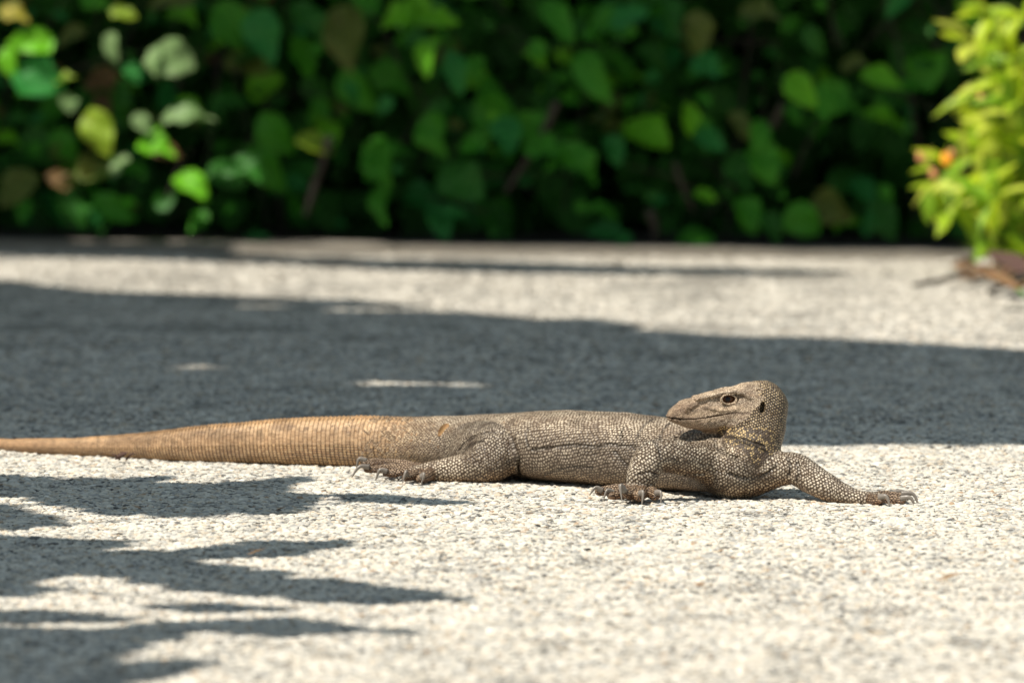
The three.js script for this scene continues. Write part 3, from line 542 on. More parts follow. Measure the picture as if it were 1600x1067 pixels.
function spineAt(x, y, z, i0, i1) {
  let best = 1e9, bi = 0, bt = 0, e = 0;
  for (let i = i0; i < i1; i++) {
    const a = spine[i].p, b = spine[i + 1].p, dx = b[0] - a[0], dy = b[1] - a[1], dz = b[2] - a[2];
    const r = ((x - a[0]) * dx + (y - a[1]) * dy + (z - a[2]) * dz) / (dx * dx + dy * dy + dz * dz), t = r < 0 ? 0 : r > 1 ? 1 : r;
    const qx = x - a[0] - dx * t, qy = y - a[1] - dy * t, qz = z - a[2] - dz * t, d = qx * qx + qy * qy + qz * qz;
    if (d < best) { best = d; bi = i; bt = t; e = (r - t) * Math.sqrt(dx * dx + dy * dy + dz * dz); }
  }
  const A = spine[bi], B = spine[bi + 1], m = (k, j) => A[k][j] + (B[k][j] - A[k][j]) * bt;
  const px = x - m('p', 0), py = y - m('p', 1), pz = z - m('p', 2);
  const a = px * m('L', 0) + py * m('L', 1) + pz * m('L', 2), b = px * m('U', 0) + py * m('U', 1) + pz * m('U', 2);
  const h = A.h + (B.h - A.h) * bt, w = A.w + (B.w - A.w) * bt, lo = Math.min(h, w);
  const trunk = smooth(640, 800, A.X), n = 2 + 0.5 * trunk;
  const ua = Math.abs(a) / w, ub = Math.abs(b) / h, k0 = Math.pow(Math.pow(ua, n) + Math.pow(ub, n) + Math.pow(Math.abs(e) / lo, n), 1 / n);
  let d;
  if (k0 < 0.15) d = -lo * 0.85;
  else {
    const g = Math.hypot(Math.pow(ua, n - 1) / w, Math.pow(ub, n - 1) / h, Math.pow(Math.abs(e) / lo, n - 1) / lo) * Math.pow(k0, 1 - n);
    d = (k0 - 1) / g;
  }
  S0.th = Math.atan2(a, b); S0.X = A.X + (B.X - A.X) * bt; S0.ring = A.ring + (B.ring - A.ring) * bt; S0.u = A.u + (B.u - A.u) * bt; S0.h = h; S0.i = bi; S0.e = e; S0.b = b / h; S0.w = w;
  // raised rows along the crest of the tail, fading over the hip
  if (d < 0.004 && S0.X < 760) d -= 0.0014 * (0.5 + 0.5 * Math.cos(S0.ring * 2 * Math.PI)) * smooth(0.86, 0.99, S0.b) * smooth(760, 600, S0.X) * Math.min(1, h / 0.012);
  return d;
}
// limbs, neck and toes: joints [X, Y, z, radius in mm]
const chains = [];
function chain(name, joints, k, sub = 4, cell = LIMB) {
  const P = joints.map((j) => at(j[0], j[1], j[2])), c = new THREE.CatmullRomCurve3(P.map((p) => V(...p)), false, 'centripetal'), pts = [];
  const n = joints.length - 1;
  for (let i = 0; i <= n * sub; i++) {
    const t = i / (n * sub), p = c.getPoint(t), s = Math.min(n - 1, Math.floor(t * n)), f = t * n - s;
    pts.push({ p: [p.x, p.y, p.z], r: (joints[s][3] + (joints[s + 1][3] - joints[s][3]) * f) * MM, u: 0 });
  }
  for (let i = 1; i < pts.length; i++) pts[i].u = pts[i - 1].u + Math.hypot(...[0, 1, 2].map((q) => pts[i].p[q] - pts[i - 1].p[q]));
  chains.push({ name, pts, k, cell, R: Math.max(...pts.map((q) => q.r)) });
}
chain('neck', [[1150, 742, 0.148, 19], [1172, 712, 0.15, 21.5], [1180, 688, 0.146, 20.5], [1189, 662, 0.142, 19.6], [1197, 634, 0.14, 16.8]], 0.010, 4, NAPE);
chain('near_arm', [[1128, 730, 0.145, 17], [1075, 718, 0.168, 13.6], [1022, 714, 0.182, 13], [1006, 738, 0.187, 12.2], [1001, 756, 0.187, 10.6], [1000, 766, 0.19, 7.5]], 0.006);
chain('far_arm', [[1180, 738, 0.152, 17], [1216, 734, 0.16, 12.8], [1242, 732, 0.166, 12], [1265, 746, 0.176, 11.6], [1291, 760, 0.186, 10.2], [1314, 770, 0.192, 8], [1342, 778, 0.199, 5.8], [1372, 781, 0.203, 5.6]], 0.006);
chain('near_leg', [[735, 700, -0.045, 20], [757, 700, -0.010, 20], [779, 707, 0.021, 19], [768, 719, 0.027, 17.5], [732, 731, 0.02, 12], [700, 735, 0.018, 10.2], [668, 738, 0.018, 8], [650, 740, 0.018, 6]], 0.006);
chain('far_leg', [[735, 690, -0.085, 16], [775, 688, -0.125, 10], [735, 694, -0.15, 8], [690, 696, -0.16, 5]], 0.006);
const toe = (...j) => chain('toe', j.map((q, i) => [q[0], q[1], q[2], q[3] * (i ? 0.9 : 0.85)]), 0.001, 3);
toe([988, 763, 0.18, 5.5], [956, 766, 0.177, 4.6], [936, 768, 0.179, 3.4]);
toe([990, 766, 0.19, 6], [968, 772, 0.199, 4.8], [955, 774, 0.204, 3.6]);
toe([996, 767, 0.195, 6], [984, 772, 0.207, 5], [975, 770, 0.213, 3.6]);
toe([1004, 767, 0.195, 6], [1000, 774, 0.206, 5.4], [999, 775, 0.213, 4]);
toe([1014, 766, 0.19, 6], [1022, 772, 0.2, 5.2], [1025, 774, 0.207, 3.8]);
toe([1362, 780, 0.205, 5], [1372, 781, 0.212, 4.4], [1377, 781, 0.216, 3.4]);
toe([1368, 781, 0.203, 5], [1395, 781, 0.206, 4.4], [1411, 783, 0.208, 3.2]);
toe([1368, 780, 0.2, 5], [1395, 775, 0.199, 4.2], [1412, 776, 0.199, 3.1]);
toe([1362, 778, 0.196, 5], [1385, 774, 0.188, 4], [1400, 774, 0.184, 3]);
toe([660, 733, 0.012, 5.5], [618, 724, -0.006, 3.9], [588, 722, -0.014, 3.6], [569, 723, -0.016, 2.8]);
toe([660, 736, 0.016, 5.5], [618, 731, 0.006, 4], [592, 733, 0.004, 3.8], [573, 734, 0.004, 2.8]);
toe([660, 738, 0.018, 5.5], [632, 735, 0.016, 4.2], [614, 739, 0.016, 3.9], [602, 740, 0.017, 2.9]);
toe([662, 740, 0.022, 5.5], [644, 743, 0.03, 4.7], [634, 746, 0.036, 3.6]);
toe([672, 740, 0.024, 6], [662, 746, 0.035, 5], [657, 748, 0.041, 3.7]);
const TOE0 = 5;

// head: profile read off the photograph (X, top, bottom, half width in mm)
const HEADP = [[1041, 648, 653.5, 2], [1043, 644, 656, 4.2], [1047, 639, 659, 5.8], [1054, 633, 662, 7], [1063, 627, 665, 8], [1075, 622.8, 668.5, 8.4], [1092, 617, 672, 9.6], [1105, 612, 673.5, 11.2], [1120, 608, 675.5, 13.4], [1140, 605.2, 678, 16], [1152, 602.2, 679, 17], [1160, 598.8, 679, 17.8], [1180, 596.4, 679, 18.6], [1200, 597.5, 677, 18], [1214, 604, 668, 14], [1222, 616, 656, 7], [1226, 630, 640, 2]];
const YAW = 0.1, HS = (EYE_Z - 0.14) / FOC, HO = at(1120, 640, 0.14), HC = Math.cos(YAW), HN = Math.sin(YAW);
const H0 = {};
function headLocal(x, y, z) {
  const dx = x - HO[0], dz = z - HO[2];
  H0.X = 1120 + (dx * HC - dz * HN) / HS; H0.Y = 640 - (y - HO[1]) / HS; H0.c = dx * HN + dz * HC;
}
const headWorld = (X, Y, c) => { const s = (X - 1120) * HS; return [HO[0] + s * HC + c * HN, HO[1] + (640 - Y) * HS, HO[2] - s * HN + c * HC]; };
function headRow(X) {
  let i = 0; while (i < HEADP.length - 2 && X > HEADP[i + 1][0]) i++;
  const a = HEADP[i], b = HEADP[i + 1], t = clamp((X - a[0]) / (b[0] - a[0]));
  return [a[1] + (b[1] - a[1]) * t, a[2] + (b[2] - a[2]) * t, (a[3] + (b[3] - a[3]) * t) * MM];
}
const smin = (a, b, k) => { const h = Math.max(k - Math.abs(a - b), 0) / k; return Math.min(a, b) - h * h * k * 0.25; };
const smax = (a, b, k) => -smin(-a, -b, k);
// distance (in mm) to a polyline given as [X, Y, c mm] in the head's own axes
function lineMM(L, X, Y, c) {
  let best = 1e9;
  for (let i = 0; i < L.length - 1; i++) {
    const a = L[i], b = L[i + 1], s = HS / MM, dx = (b[0] - a[0]) * s, dy = (b[1] - a[1]) * s, dc = b[2] - a[2], px = (X - a[0]) * s, py = (Y - a[1]) * s, pc = c - a[2];
    const t = clamp((px * dx + py * dy + pc * dc) / (dx * dx + dy * dy + dc * dc));
    best = Math.min(best, Math.hypot(px - dx * t, py - dy * t, pc - dc * t));
  }
  return best;
}
const BROW = [[1086, 622, 7.6], [1100, 618, 9.4], [1116, 615, 11.8], [1130, 611.5, 13.6], [1144, 610, 14.8], [1158, 612, 15.6], [1168, 619, 16.8]];
const CHEEK = [[1098, 634, 9.6], [1112, 637, 12], [1128, 639.5, 14.2], [1146, 638, 16], [1160, 632, 17]];
const NOSTRIL = [[1078, 639.5, 9.2], [1085, 635.5, 9.4], [1093, 631, 9.6], [1101, 627.5, 10]];
const MOUTH = [[1038, 650], [1046, 652], [1066, 653.6], [1084, 653.4], [1100, 651], [1116, 648], [1128, 645.5], [1142, 643], [1161, 642.6], [1182, 644.6]];
const mouthY = (X) => { let i = 0; while (i < MOUTH.length - 2 && X > MOUTH[i + 1][0]) i++; const a = MOUTH[i], b = MOUTH[i + 1]; return a[1] + (b[1] - a[1]) * clamp((X - a[0]) / (b[0] - a[0])); };
const EYE = [1135, 621.8, 12.2];
function headD(x, y, z) {
  headLocal(x, y, z);
  const { X, Y } = H0, c = Math.abs(H0.c) / MM;
  const [top, bot, w] = headRow(X), mid = top * 0.45 + bot * 0.55, s = HS, t = (mid - Y) * s, h = (t > 0 ? mid - top : bot - mid) * s;
  const out = (X < 1040 ? 1040 - X : X > 1226 ? X - 1226 : 0) * s;
  const n = t > 0 ? 2.5 : 2.2, ut = Math.abs(t) / Math.max(h, 3e-4), uw = c * MM / Math.max(w, 3e-4), k = Math.pow(Math.pow(ut, n) + Math.pow(uw, n), 1 / n), lo = Math.min(h, w);
  let d;
  if (k < 0.2) d = -lo * 0.8;
  else d = (k - 1) / (Math.hypot(Math.pow(ut, n - 1) / Math.max(h, 3e-4), Math.pow(uw, n - 1) / Math.max(w, 3e-4)) * Math.pow(k, 1 - n));
  d = Math.hypot(Math.max(d, 0), out) + Math.min(d, 0);
  d *= X < 1062 ? 0.75 : 0.95;
  if (d > 0.006 || X > 1215) return d;
  d = smin(d, (lineMM(BROW, X, Y, c) - 1.7) * MM, 0.0022);
  d = smin(d, (lineMM(CHEEK, X, Y, c) - 0.7) * MM, 0.002);
  // hollow before the eye, bulge of the jaw muscle
  const el = (ex, ey, ec, a, b, g) => { const q = Math.hypot((X - ex) / a, (Y - ey) / b, (c - ec) / g); return (q - 1) * Math.min(a * s, b * s, g * MM); };
  d = smin(d, el(1074, 633, 4.5, 13, 9, 5.2), 0.003);
  d = smax(d, -el(1108, 628, 14.5, 15, 6, 3.2), 0.002);
  d = smin(d, el(1166, 650, 13.5, 17, 15, 6), 0.003);
  // eye socket with a raised rim
  const ex = (X - EYE[0]) * s / MM, ey = (Y - EYE[1]) * s / MM, er = Math.hypot(ex / 4.7, (ey - 0.0) / 3.0), ring = Math.hypot((er - 1.16) * 4.2, c - 14.6);
  d = smin(d, (ring - 1.0) * MM, 0.0012);
  const ring2 = Math.hypot((er - 1.55) * 4.4, c - 14.7);
  d = smax(d, (0.45 - ring2) * MM, 0.0007);
  d = smax(d, -Math.max((er - 1) * 3.2, 11.5 - c) * MM, 0.0006);
  d = smax(d, (1.15 - lineMM(NOSTRIL, X, Y, c)) * MM, 0.0009);
  // mouth: a narrow cleft running back to the jaw joint
  if (X < 1184 && d > -0.003) { const g = Math.abs(Y - mouthY(X)) * s / MM; d = smax(d, Math.min((0.42 - g) * MM, d + 0.0016), 0.0006); }
  // ear opening
  const ear = Math.hypot((X - 1186 + (Y - 636) * 0.12) / 4.3, (Y - 634) / 8.2);
  d = smin(d, (Math.hypot((ear - 1.35) * 1.9, c - 17.6) - 1.1) * MM, 0.0016);
  return d;
}
// folds of the skin: found on the surface later; each [points, radius mm, softness]
const grooves = [];
function chainD(c, x, y, z, lo, hi, res) {
  let best = 1e9;
  for (let i = lo; i < hi; i++) {
    const a = c.pts[i], b = c.pts[i + 1], A = a.p, B = b.p, dx = B[0] - A[0], dy = B[1] - A[1], dz = B[2] - A[2];
    const t = clamp(((x - A[0]) * dx + (y - A[1]) * dy + (z - A[2]) * dz) / (dx * dx + dy * dy + dz * dz));
    const d = Math.hypot(x - A[0] - dx * t, y - A[1] - dy * t, z - A[2] - dz * t) - a.r - (b.r - a.r) * t;
    if (d < best) { best = d; if (res) { res.i = i; res.t = t; } }
  }
  return best;
}
const everything = { head: true, s0: 0, s1: spine.length - 1, cs: chains.map((c) => [c, 0, c.pts.length - 1]), gs: [] };
function field(x, y, z, K) {
  let d = K.s1 > K.s0 ? spineAt(x, y, z, K.s0, K.s1) : 1;
  for (const [c, lo, hi] of K.cs) d = smin(d, chainD(c, x, y, z, lo, hi), c.k);
  if (K.head) {
    d = smin(d, headD(x, y, z), 0.006);
    if (Math.abs(H0.X - 1186) < 12) { const ear = Math.hypot((H0.X - 1186 + (H0.Y - 636) * 0.12) / 4.3, (H0.Y - 634) / 8.2); d = smax(d, -Math.max((ear - 1) * 1.9, 15.2 - Math.abs(H0.c) / MM) * MM, 0.0006); }
    if (H0.X < 1200) d += (noise3(x * 620, y * 620, z * 620) - 0.5) * 0.0004;
  }
  for (const g of K.gs) d = smax(d, g.r - chainD(g, x, y, z, 0, g.pts.length - 1), g.k);
  return d + (noise3(x * 260, y * 260, z * 260) - 0.5) * 0.00035 + (noise3(x * 90, y * 90, z * 90) - 0.5) * 0.0009;
}
function hit(X, Y) { // first skin point on the photograph's line of sight
  const v = sight(X, Y), l = Math.hypot(...v); let t = 3.9;
  for (let i = 0; i < 120; i++) { const d = field(v[0] * t / l, EYE_H + v[1] * t / l, EYE_Z + v[2] * t / l, everything); t += d * 0.6; if (d < 1e-5) break; if (t > 5) return null; }
  return [v[0] * t / l, EYE_H + v[1] * t / l, EYE_Z + v[2] * t / l];
}
function fold(list, r, k = 0.0012) {
  const p = list.map((q) => hit(...q)).filter(Boolean);
  if (p.length < 2) return;
  const pts = curve(p, p.length * 4).map((q, i, a) => ({ p: q, r: 0 * (i + a.length) }));
  grooves.push({ pts, r: r * MM, k });
}
fold([[832, 703], [866, 699], [904, 695], [931, 698], [953, 694], [970, 697], [992, 697]], 0.9);
fold([[1000, 700], [1015, 689], [1034, 685], [1052, 684], [1072, 687]], 1.1);
fold([[996, 684], [1002, 672], [1011, 661], [1022, 655]], 0.6);
fold([[1032, 684], [1037, 671], [1047, 661]], 0.75);
fold([[1056, 688], [1062, 679], [1066, 675]], 0.6);
fold([[961, 706], [974, 721], [981, 727]], 0.9);
fold([[1078, 690], [1090, 686], [1104, 686], [1118, 687]], 1.4);
fold([[800, 692], [809, 715], [814, 745]], 1.5, 0.003);
fold([[1122, 682], [1146, 684], [1170, 689], [1196, 698]], 0.9);
fold([[1128, 702], [1140, 712], [1150, 716]], 1.4);
fold([[1140, 741], [1165, 747], [1195, 742], [1215, 726]], 0.9, 0.002);
fold([[1247, 722], [1249, 738], [1245, 752]], 0.8);
fold([[1040, 741], [1070, 743], [1100, 741]], 0.8);
fold([[1070, 686], [1078, 679], [1088, 676]], 0.5);
fold([[1100, 684], [1112, 680], [1124, 681]], 0.6);
fold([[1130, 690], [1133, 700], [1130, 709]], 0.9);
fold([[1118, 690], [1120, 699], [1126, 706]], 0.6);
fold([[1000, 741], [1014, 738], [1028, 741]], 0.5);
fold([[1022, 690], [1030, 702], [1032, 716]], 0.45);
fold([[975, 668], [970, 682], [974, 692]], 0.45);
fold([[850, 741], [874, 733], [900, 729], [926, 731]], 0.5);
fold([[826, 668], [822, 684], [826, 700]], 0.5, 0.002);
fold([[724, 703], [738, 694], [754, 690]], 0.6, 0.002);
fold([[716, 705], [724, 694], [742, 682], [768, 674], [790, 677], [802, 688]], 0.9, 0.004);
fold([[1232, 716], [1236, 730], [1233, 744]], 0.5);
fold([[1150, 690], [1175, 697], [1202, 708]], 0.6);
everything.gs = grooves;

// ------------------------------------------------------------------ the lizard: skin mesh (surface nets on a sparse grid, the head refined)
function buildSkin() {
  const CELL = 0.00085, B = 8, SIZE = CELL * B, blocks = new Map(), ORI = [-0.62, -0.012, -0.46], DIM = [0.94, 0.125, 0.74].map((d) => Math.ceil(d / SIZE));
  const half = SIZE * 0.87, reach = half + 0.001;
  const key = (i, j, k) => (i * 64 + j) * 1024 + k;
  const rowD = new Float64Array(chains.length);
  for (let i = 0; i < DIM[0]; i++) for (let j = 0; j < DIM[1]; j++) for (let k = 0; k < DIM[2]; k++) {
    const x = ORI[0] + (i + 0.5) * SIZE, y = ORI[1] + (j + 0.5) * SIZE, z = ORI[2] + (k + 0.5) * SIZE;
    const sd = spineAt(x, y, z, 0, spine.length - 1), si = S0.i;
    let m = sd; const res = {}, near = [];
    chains.forEach((c, n) => { const p = c.pts[c.pts.length >> 1].p, far = Math.hypot(x - p[0], y - p[1], z - p[2]) > 0.12; rowD[n] = far ? 1 : chainD(c, x, y, z, 0, c.pts.length - 1); m = Math.min(m, rowD[n]); });
    const hd = x > 0.08 && y > 0.02 ? headD(x, y, z) : 1; m = Math.min(m, hd);
    if (Math.abs(m) > reach + 0.006) continue;
    const lim = m + 2 * half + 0.014;
    const K = { s0: sd < lim + 0.01 ? Math.max(0, si - 9) : 0, s1: sd < lim + 0.01 ? Math.min(spine.length - 1, si + 10) : 0, head: hd < lim + 0.01, cs: [], gs: [] };
    chains.forEach((c, n) => { if (rowD[n] < lim) K.cs.push([c, 0, c.pts.length - 1]); });
    for (const g of grooves) if (chainD(g, x, y, z, 0, g.pts.length - 1) < half + 0.008) K.gs.push(g);
    const f = field(x, y, z, K);
    if (Math.abs(f) > reach + 0.004) continue;
    blocks.set(key(i, j, k), { i, j, k, K, v: null, id: null });
  }
  const M = B + 1, pos = [], own = [];
  for (const b of blocks.values()) {
    const v = b.v = new Float32Array(M * M * M); let o = 0, neg = 0;
    for (let i = 0; i < M; i++) for (let j = 0; j < M; j++) for (let k = 0; k < M; k++) { const f = field(ORI[0] + (b.i * B + i) * CELL, ORI[1] + (b.j * B + j) * CELL, ORI[2] + (b.k * B + k) * CELL, b.K); v[o++] = f; neg += f < 0; }
    b.id = new Int32Array(B * B * B).fill(-1);
    if (!neg || neg === o) continue;
    for (let i = 0; i < B; i++) for (let j = 0; j < B; j++) for (let k = 0; k < B; k++) {
      const g = (a, c, e) => v[((i + a) * M + j + c) * M + k + e];
      let sx = 0, sy = 0, sz = 0, n = 0;
      const edge = (a0, a1, a2, b0, b1, b2) => { const fa = g(a0, a1, a2), fb = g(b0, b1, b2); if ((fa < 0) !== (fb < 0)) { const t = fa / (fa - fb); sx += a0 + (b0 - a0) * t; sy += a1 + (b1 - a1) * t; sz += a2 + (b2 - a2) * t; n++; } };
      for (let a = 0; a < 2; a++) for (let c = 0; c < 2; c++) { edge(0, a, c, 1, a, c); edge(a, 0, c, a, 1, c); edge(a, c, 0, a, c, 1); }
      if (!n) continue;
      b.id[(i * B + j) * B + k] = pos.length / 3;
      pos.push(ORI[0] + (b.i * B + i + sx / n) * CELL, ORI[1] + (b.j * B + j + sy / n) * CELL, ORI[2] + (b.k * B + k + sz / n) * CELL); own.push(b.K);
    }
  }
  const vert = (X, Y, Z) => { const b = blocks.get(key(X >> 3, Y >> 3, Z >> 3)); return b ? b.id[((X & 7) * B + (Y & 7)) * B + (Z & 7)] : -1; };
  let tri = [];
  for (const b of blocks.values()) for (let i = 0; i < B; i++) for (let j = 0; j < B; j++) for (let k = 0; k < B; k++) {
    const X = b.i * B + i, Y = b.j * B + j, Z = b.k * B + k; if (!X || !Y || !Z) continue;
    const f = b.v[(i * M + j) * M + k] < 0;
    const quad = (a, c, d, e, flip) => { if (a < 0 || c < 0 || d < 0 || e < 0) return; if (flip) tri.push(a, d, c, a, e, d); else tri.push(a, c, d, a, d, e); };
    if (f !== b.v[((i + 1) * M + j) * M + k] < 0) quad(vert(X, Y - 1, Z - 1), vert(X, Y, Z - 1), vert(X, Y, Z), vert(X, Y - 1, Z), !f);
    if (f !== b.v[(i * M + j + 1) * M + k] < 0) quad(vert(X - 1, Y, Z - 1), vert(X - 1, Y, Z), vert(X, Y, Z), vert(X, Y, Z - 1), !f);
    if (f !== b.v[(i * M + j) * M + k + 1] < 0) quad(vert(X - 1, Y - 1, Z), vert(X, Y - 1, Z), vert(X, Y, Z), vert(X - 1, Y, Z), !f);
  }
  const H = 0.00022, grad = (x, y, z, K) => [field(x + H, y, z, K) - field(x - H, y, z, K), field(x, y + H, z, K) - field(x, y - H, z, K), field(x, y, z + H, K) - field(x, y, z - H, K)].map((g) => g / (2 * H));
  const settle = (n, times) => {
    for (let q = 0; q < times; q++) {
      const x = pos[n * 3], y = pos[n * 3 + 1], z = pos[n * 3 + 2], f = field(x, y, z, own[n]), g = grad(x, y, z, own[n]), l = Math.max(0.2, g[0] * g[0] + g[1] * g[1] + g[2] * g[2]), s = clamp(f / l, -0.0005, 0.0005) * 0.8;
      pos[n * 3] -= g[0] * s; pos[n * 3 + 1] -= g[1] * s; pos[n * 3 + 2] -= g[2] * s;
    }
  };
  for (let n = 0; n < own.length; n++) settle(n, 1);
  // the head at half the cell size
  const inHead = (n) => pos[n * 3 + 1] > 0.048 && pos[n * 3] > 0.1, mids = new Map(), next = [];
  const count = new Map(), ek = (a, b) => a < b ? a * 4194304 + b : b * 4194304 + a;
  const fine = (t) => inHead(tri[t]) && inHead(tri[t + 1]) && inHead(tri[t + 2]);
  for (let t = 0; t < tri.length; t += 3) if (fine(t)) for (let e = 0; e < 3; e++) { const q = ek(tri[t + e], tri[t + (e + 1) % 3]); count.set(q, (count.get(q) || 0) + 1); }
  const mid = (a, b) => {
    const q = ek(a, b); if (mids.has(q)) return mids.get(q);
    const n = own.length; for (let c = 0; c < 3; c++) pos.push((pos[a * 3 + c] + pos[b * 3 + c]) / 2); own.push(own[a]); mids.set(q, n);
    if (count.get(q) > 1) settle(n, 2);
    return n;
  };
  for (let t = 0; t < tri.length; t += 3) {
    const [a, b, c] = [tri[t], tri[t + 1], tri[t + 2]];
    if (!fine(t)) { next.push(a, b, c); continue; }
    const x = mid(a, b), y = mid(b, c), z = mid(c, a);
    next.push(a, x, z, x, b, y, z, y, c, x, y, z);
  }
  tri = next;
  const N = own.length, nrm = new Float32Array(N * 3), kind = new Uint8Array(N), chainOf = new Int8Array(N), U = new Float32Array(N), W = new Float32Array(N), col = new Float32Array(N * 3);
  const res = {};
  for (let n = 0; n < N; n++) {
    const x = pos[n * 3], y = pos[n * 3 + 1], z = pos[n * 3 + 2], K = own[n], g = grad(x, y, z, K), l = Math.hypot(...g) || 1;
    nrm[n * 3] = g[0] / l; nrm[n * 3 + 1] = g[1] / l; nrm[n * 3 + 2] = g[2] / l;
    let best = K.s1 > K.s0 ? spineAt(x, y, z, K.s0, K.s1) : 1, who = -1, th = S0.th, u = S0.u, sX = S0.X, ring = S0.ring, sb = S0.b, S1 = K.s1 > K.s0 ? S0.e : 0;
    const hd = K.head ? headD(x, y, z) : 1;
    let hc = 0;
    for (const [c, lo, hi] of K.cs) { const d = chainD(c, x, y, z, lo, hi, res); if (d < best) { best = d; who = chains.indexOf(c); hc = res.i + res.t; } }
    if (hd - 0.0008 < best) { best = hd; who = -2; }
    // where on the photograph: X, Y measured on the side towards the camera
    const s1 = Math.hypot(x, y - EYE_H, z - EYE_Z), pX = 800 + x / (EYE_Z - z) * FOC, pY = 533.5 + FOC * (Math.tan(Math.atan2(EYE_H - y, EYE_Z - z) - PITCH));
    const big = fbm(x * 70, y * 70, z * 70) - 0.5, small = fbm(x * 330, y * 330, z * 330) - 0.5, edge = (fbm(x * 240 + 9, y * 240, z * 240) - 0.5) * 0.7 + (noise3(x * 620, y * 620, z * 620 + 4) - 0.5) * 0.5;
    const wu = (fbm(x * 85, y * 85, z * 85) - 0.5) * 0.028, wv = (fbm(x * 85 + 7, y * 85, z * 85 + 3) - 0.5) * 0.028;
    let m = BODY, t = [1, 1, 1], k = 1 + 0.35 * big + 0.15 * small;
    if (who === -1) {
      const blend = smooth(470, 740, sX) + edge * 1.5;
      if (blend < 0.5) {
        m = TAIL; U[n] = ring / RINGS; W[n] = 0.5 + th / (2 * Math.PI);
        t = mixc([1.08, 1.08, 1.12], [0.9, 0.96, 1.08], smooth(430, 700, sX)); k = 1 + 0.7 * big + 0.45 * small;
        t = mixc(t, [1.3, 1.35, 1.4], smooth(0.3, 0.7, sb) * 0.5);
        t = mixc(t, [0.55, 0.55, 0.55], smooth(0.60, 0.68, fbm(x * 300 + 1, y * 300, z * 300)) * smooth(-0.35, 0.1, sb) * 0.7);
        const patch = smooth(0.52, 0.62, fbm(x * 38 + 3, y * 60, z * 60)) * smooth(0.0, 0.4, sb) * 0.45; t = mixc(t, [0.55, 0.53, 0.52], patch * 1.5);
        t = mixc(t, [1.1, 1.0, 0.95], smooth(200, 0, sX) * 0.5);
      } else {
        m = BODY; U[n] = u / 0.165 + wu; W[n] = th / (2 * Math.PI) * 1.7 + u * 1.2 + wv;
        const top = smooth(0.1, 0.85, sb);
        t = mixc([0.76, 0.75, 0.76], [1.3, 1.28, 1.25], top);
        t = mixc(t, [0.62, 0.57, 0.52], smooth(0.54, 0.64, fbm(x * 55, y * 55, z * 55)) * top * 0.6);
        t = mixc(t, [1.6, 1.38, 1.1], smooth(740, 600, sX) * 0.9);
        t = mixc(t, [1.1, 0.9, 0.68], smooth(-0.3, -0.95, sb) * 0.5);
      }
    } else if (who === -2) {
      headLocal(x, y, z);
      const { X, Y } = H0, c = Math.abs(H0.c) / MM;
      m = HEAD; U[n] = (X - 1120) * HS / 0.085; W[n] = Math.atan2(H0.c, (645 - Y) * HS) * 0.016 / 0.085;
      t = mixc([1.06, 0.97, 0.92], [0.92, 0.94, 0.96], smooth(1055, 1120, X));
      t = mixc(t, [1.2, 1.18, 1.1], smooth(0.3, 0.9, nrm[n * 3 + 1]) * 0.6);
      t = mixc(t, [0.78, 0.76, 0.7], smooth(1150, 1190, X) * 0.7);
      const g = Y - mouthY(X), cut = X < 1186 ? Math.exp(-Math.pow(g / 1.5, 2)) : 0;
      t = mixc(t, [1.15, 1.08, 0.95], Math.exp(-Math.pow((g + 7) / 5, 2)) * 0.5 * smooth(1190, 1150, X));
      t = mixc(t, [1.12, 1.06, 0.96], Math.exp(-Math.pow((g - 5) / 3.5, 2)) * 0.5);
      t = mixc(t, [0.75, 0.62, 0.48], smooth(14, 24, g) * 0.7);
      t = mixc(t, [0.25, 0.18, 0.13], cut * 0.85);
      const er = Math.hypot((X - EYE[0]) * HS / MM / 4.7, (Y - EYE[1]) * HS / MM / 3.0);
      if (c > 9) {
        t = mixc(t, [0.28, 0.21, 0.15], smooth(1.1, 0.9, er)); t = mixc(t, [1.18, 1.1, 0.95], Math.exp(-Math.pow((er - 1.28) / 0.13, 2)) * 0.6);
        t = mixc(t, [0.5, 0.42, 0.36], Math.exp(-Math.pow((er - 1.55) / 0.1, 2)) * 0.6);
        t = mixc(t, [0.3, 0.24, 0.2], Math.exp(-Math.pow(lineMM(NOSTRIL, X, Y, c) / 1.3, 4)) * 0.9);
        t = mixc(t, [0.55, 0.47, 0.4], Math.exp(-Math.pow(lineMM([[1150, 619, 15], [1166, 614, 16], [1182, 618, 17.4]], X, Y, c) / 1.5, 2)) * 0.75);
        const ear = Math.hypot((X - 1186 + (Y - 636) * 0.12) / 4.3, (Y - 634) / 8.2); t = mixc(t, [0.5, 0.4, 0.3], smooth(1.15, 0.85, ear));
      }
      k = 1.02 * (1 + 0.6 * big + 0.5 * small);
      if (X < 1064 && edge > 0.12) t = mixc(t, [0.6, 0.5, 0.42], 0.6);
      const back = smooth(1172, 1204, X + smooth(626, 600, Y) * 8 + smooth(646, 664, Y) * 12) + edge * 1.5 + smooth(20, 34, g) * 0.3;
      if (back > 0.62 || g > 20 + edge * 8 && X > 1120) {
        m = g > 12 && X < 1200 ? THROAT : NAPE; U[n] = (X - 1120) * HS / 0.105; W[n] = Math.atan2(H0.c, (645 - Y) * HS) * 0.024 / 0.105; t = m === THROAT ? [1.15, 1.05, 0.95] : mixc([1.7, 1.6, 1.5], [1.1, 1.05, 1], smooth(1172, 1200, X)); k = 1 + 0.3 * big;
      }
    } else {
      const c = chains[who], i = Math.min(c.pts.length - 2, Math.floor(hc)), f = hc - i, P = c.pts[i], Q = c.pts[i + 1];
      const T = V(Q.p[0] - P.p[0], Q.p[1] - P.p[1], Q.p[2] - P.p[2]).normalize(), ref = V(0.12, 0.5, 0.85), A = ref.addScaledVector(T, -ref.dot(T)).normalize(), C = T.clone().cross(A);
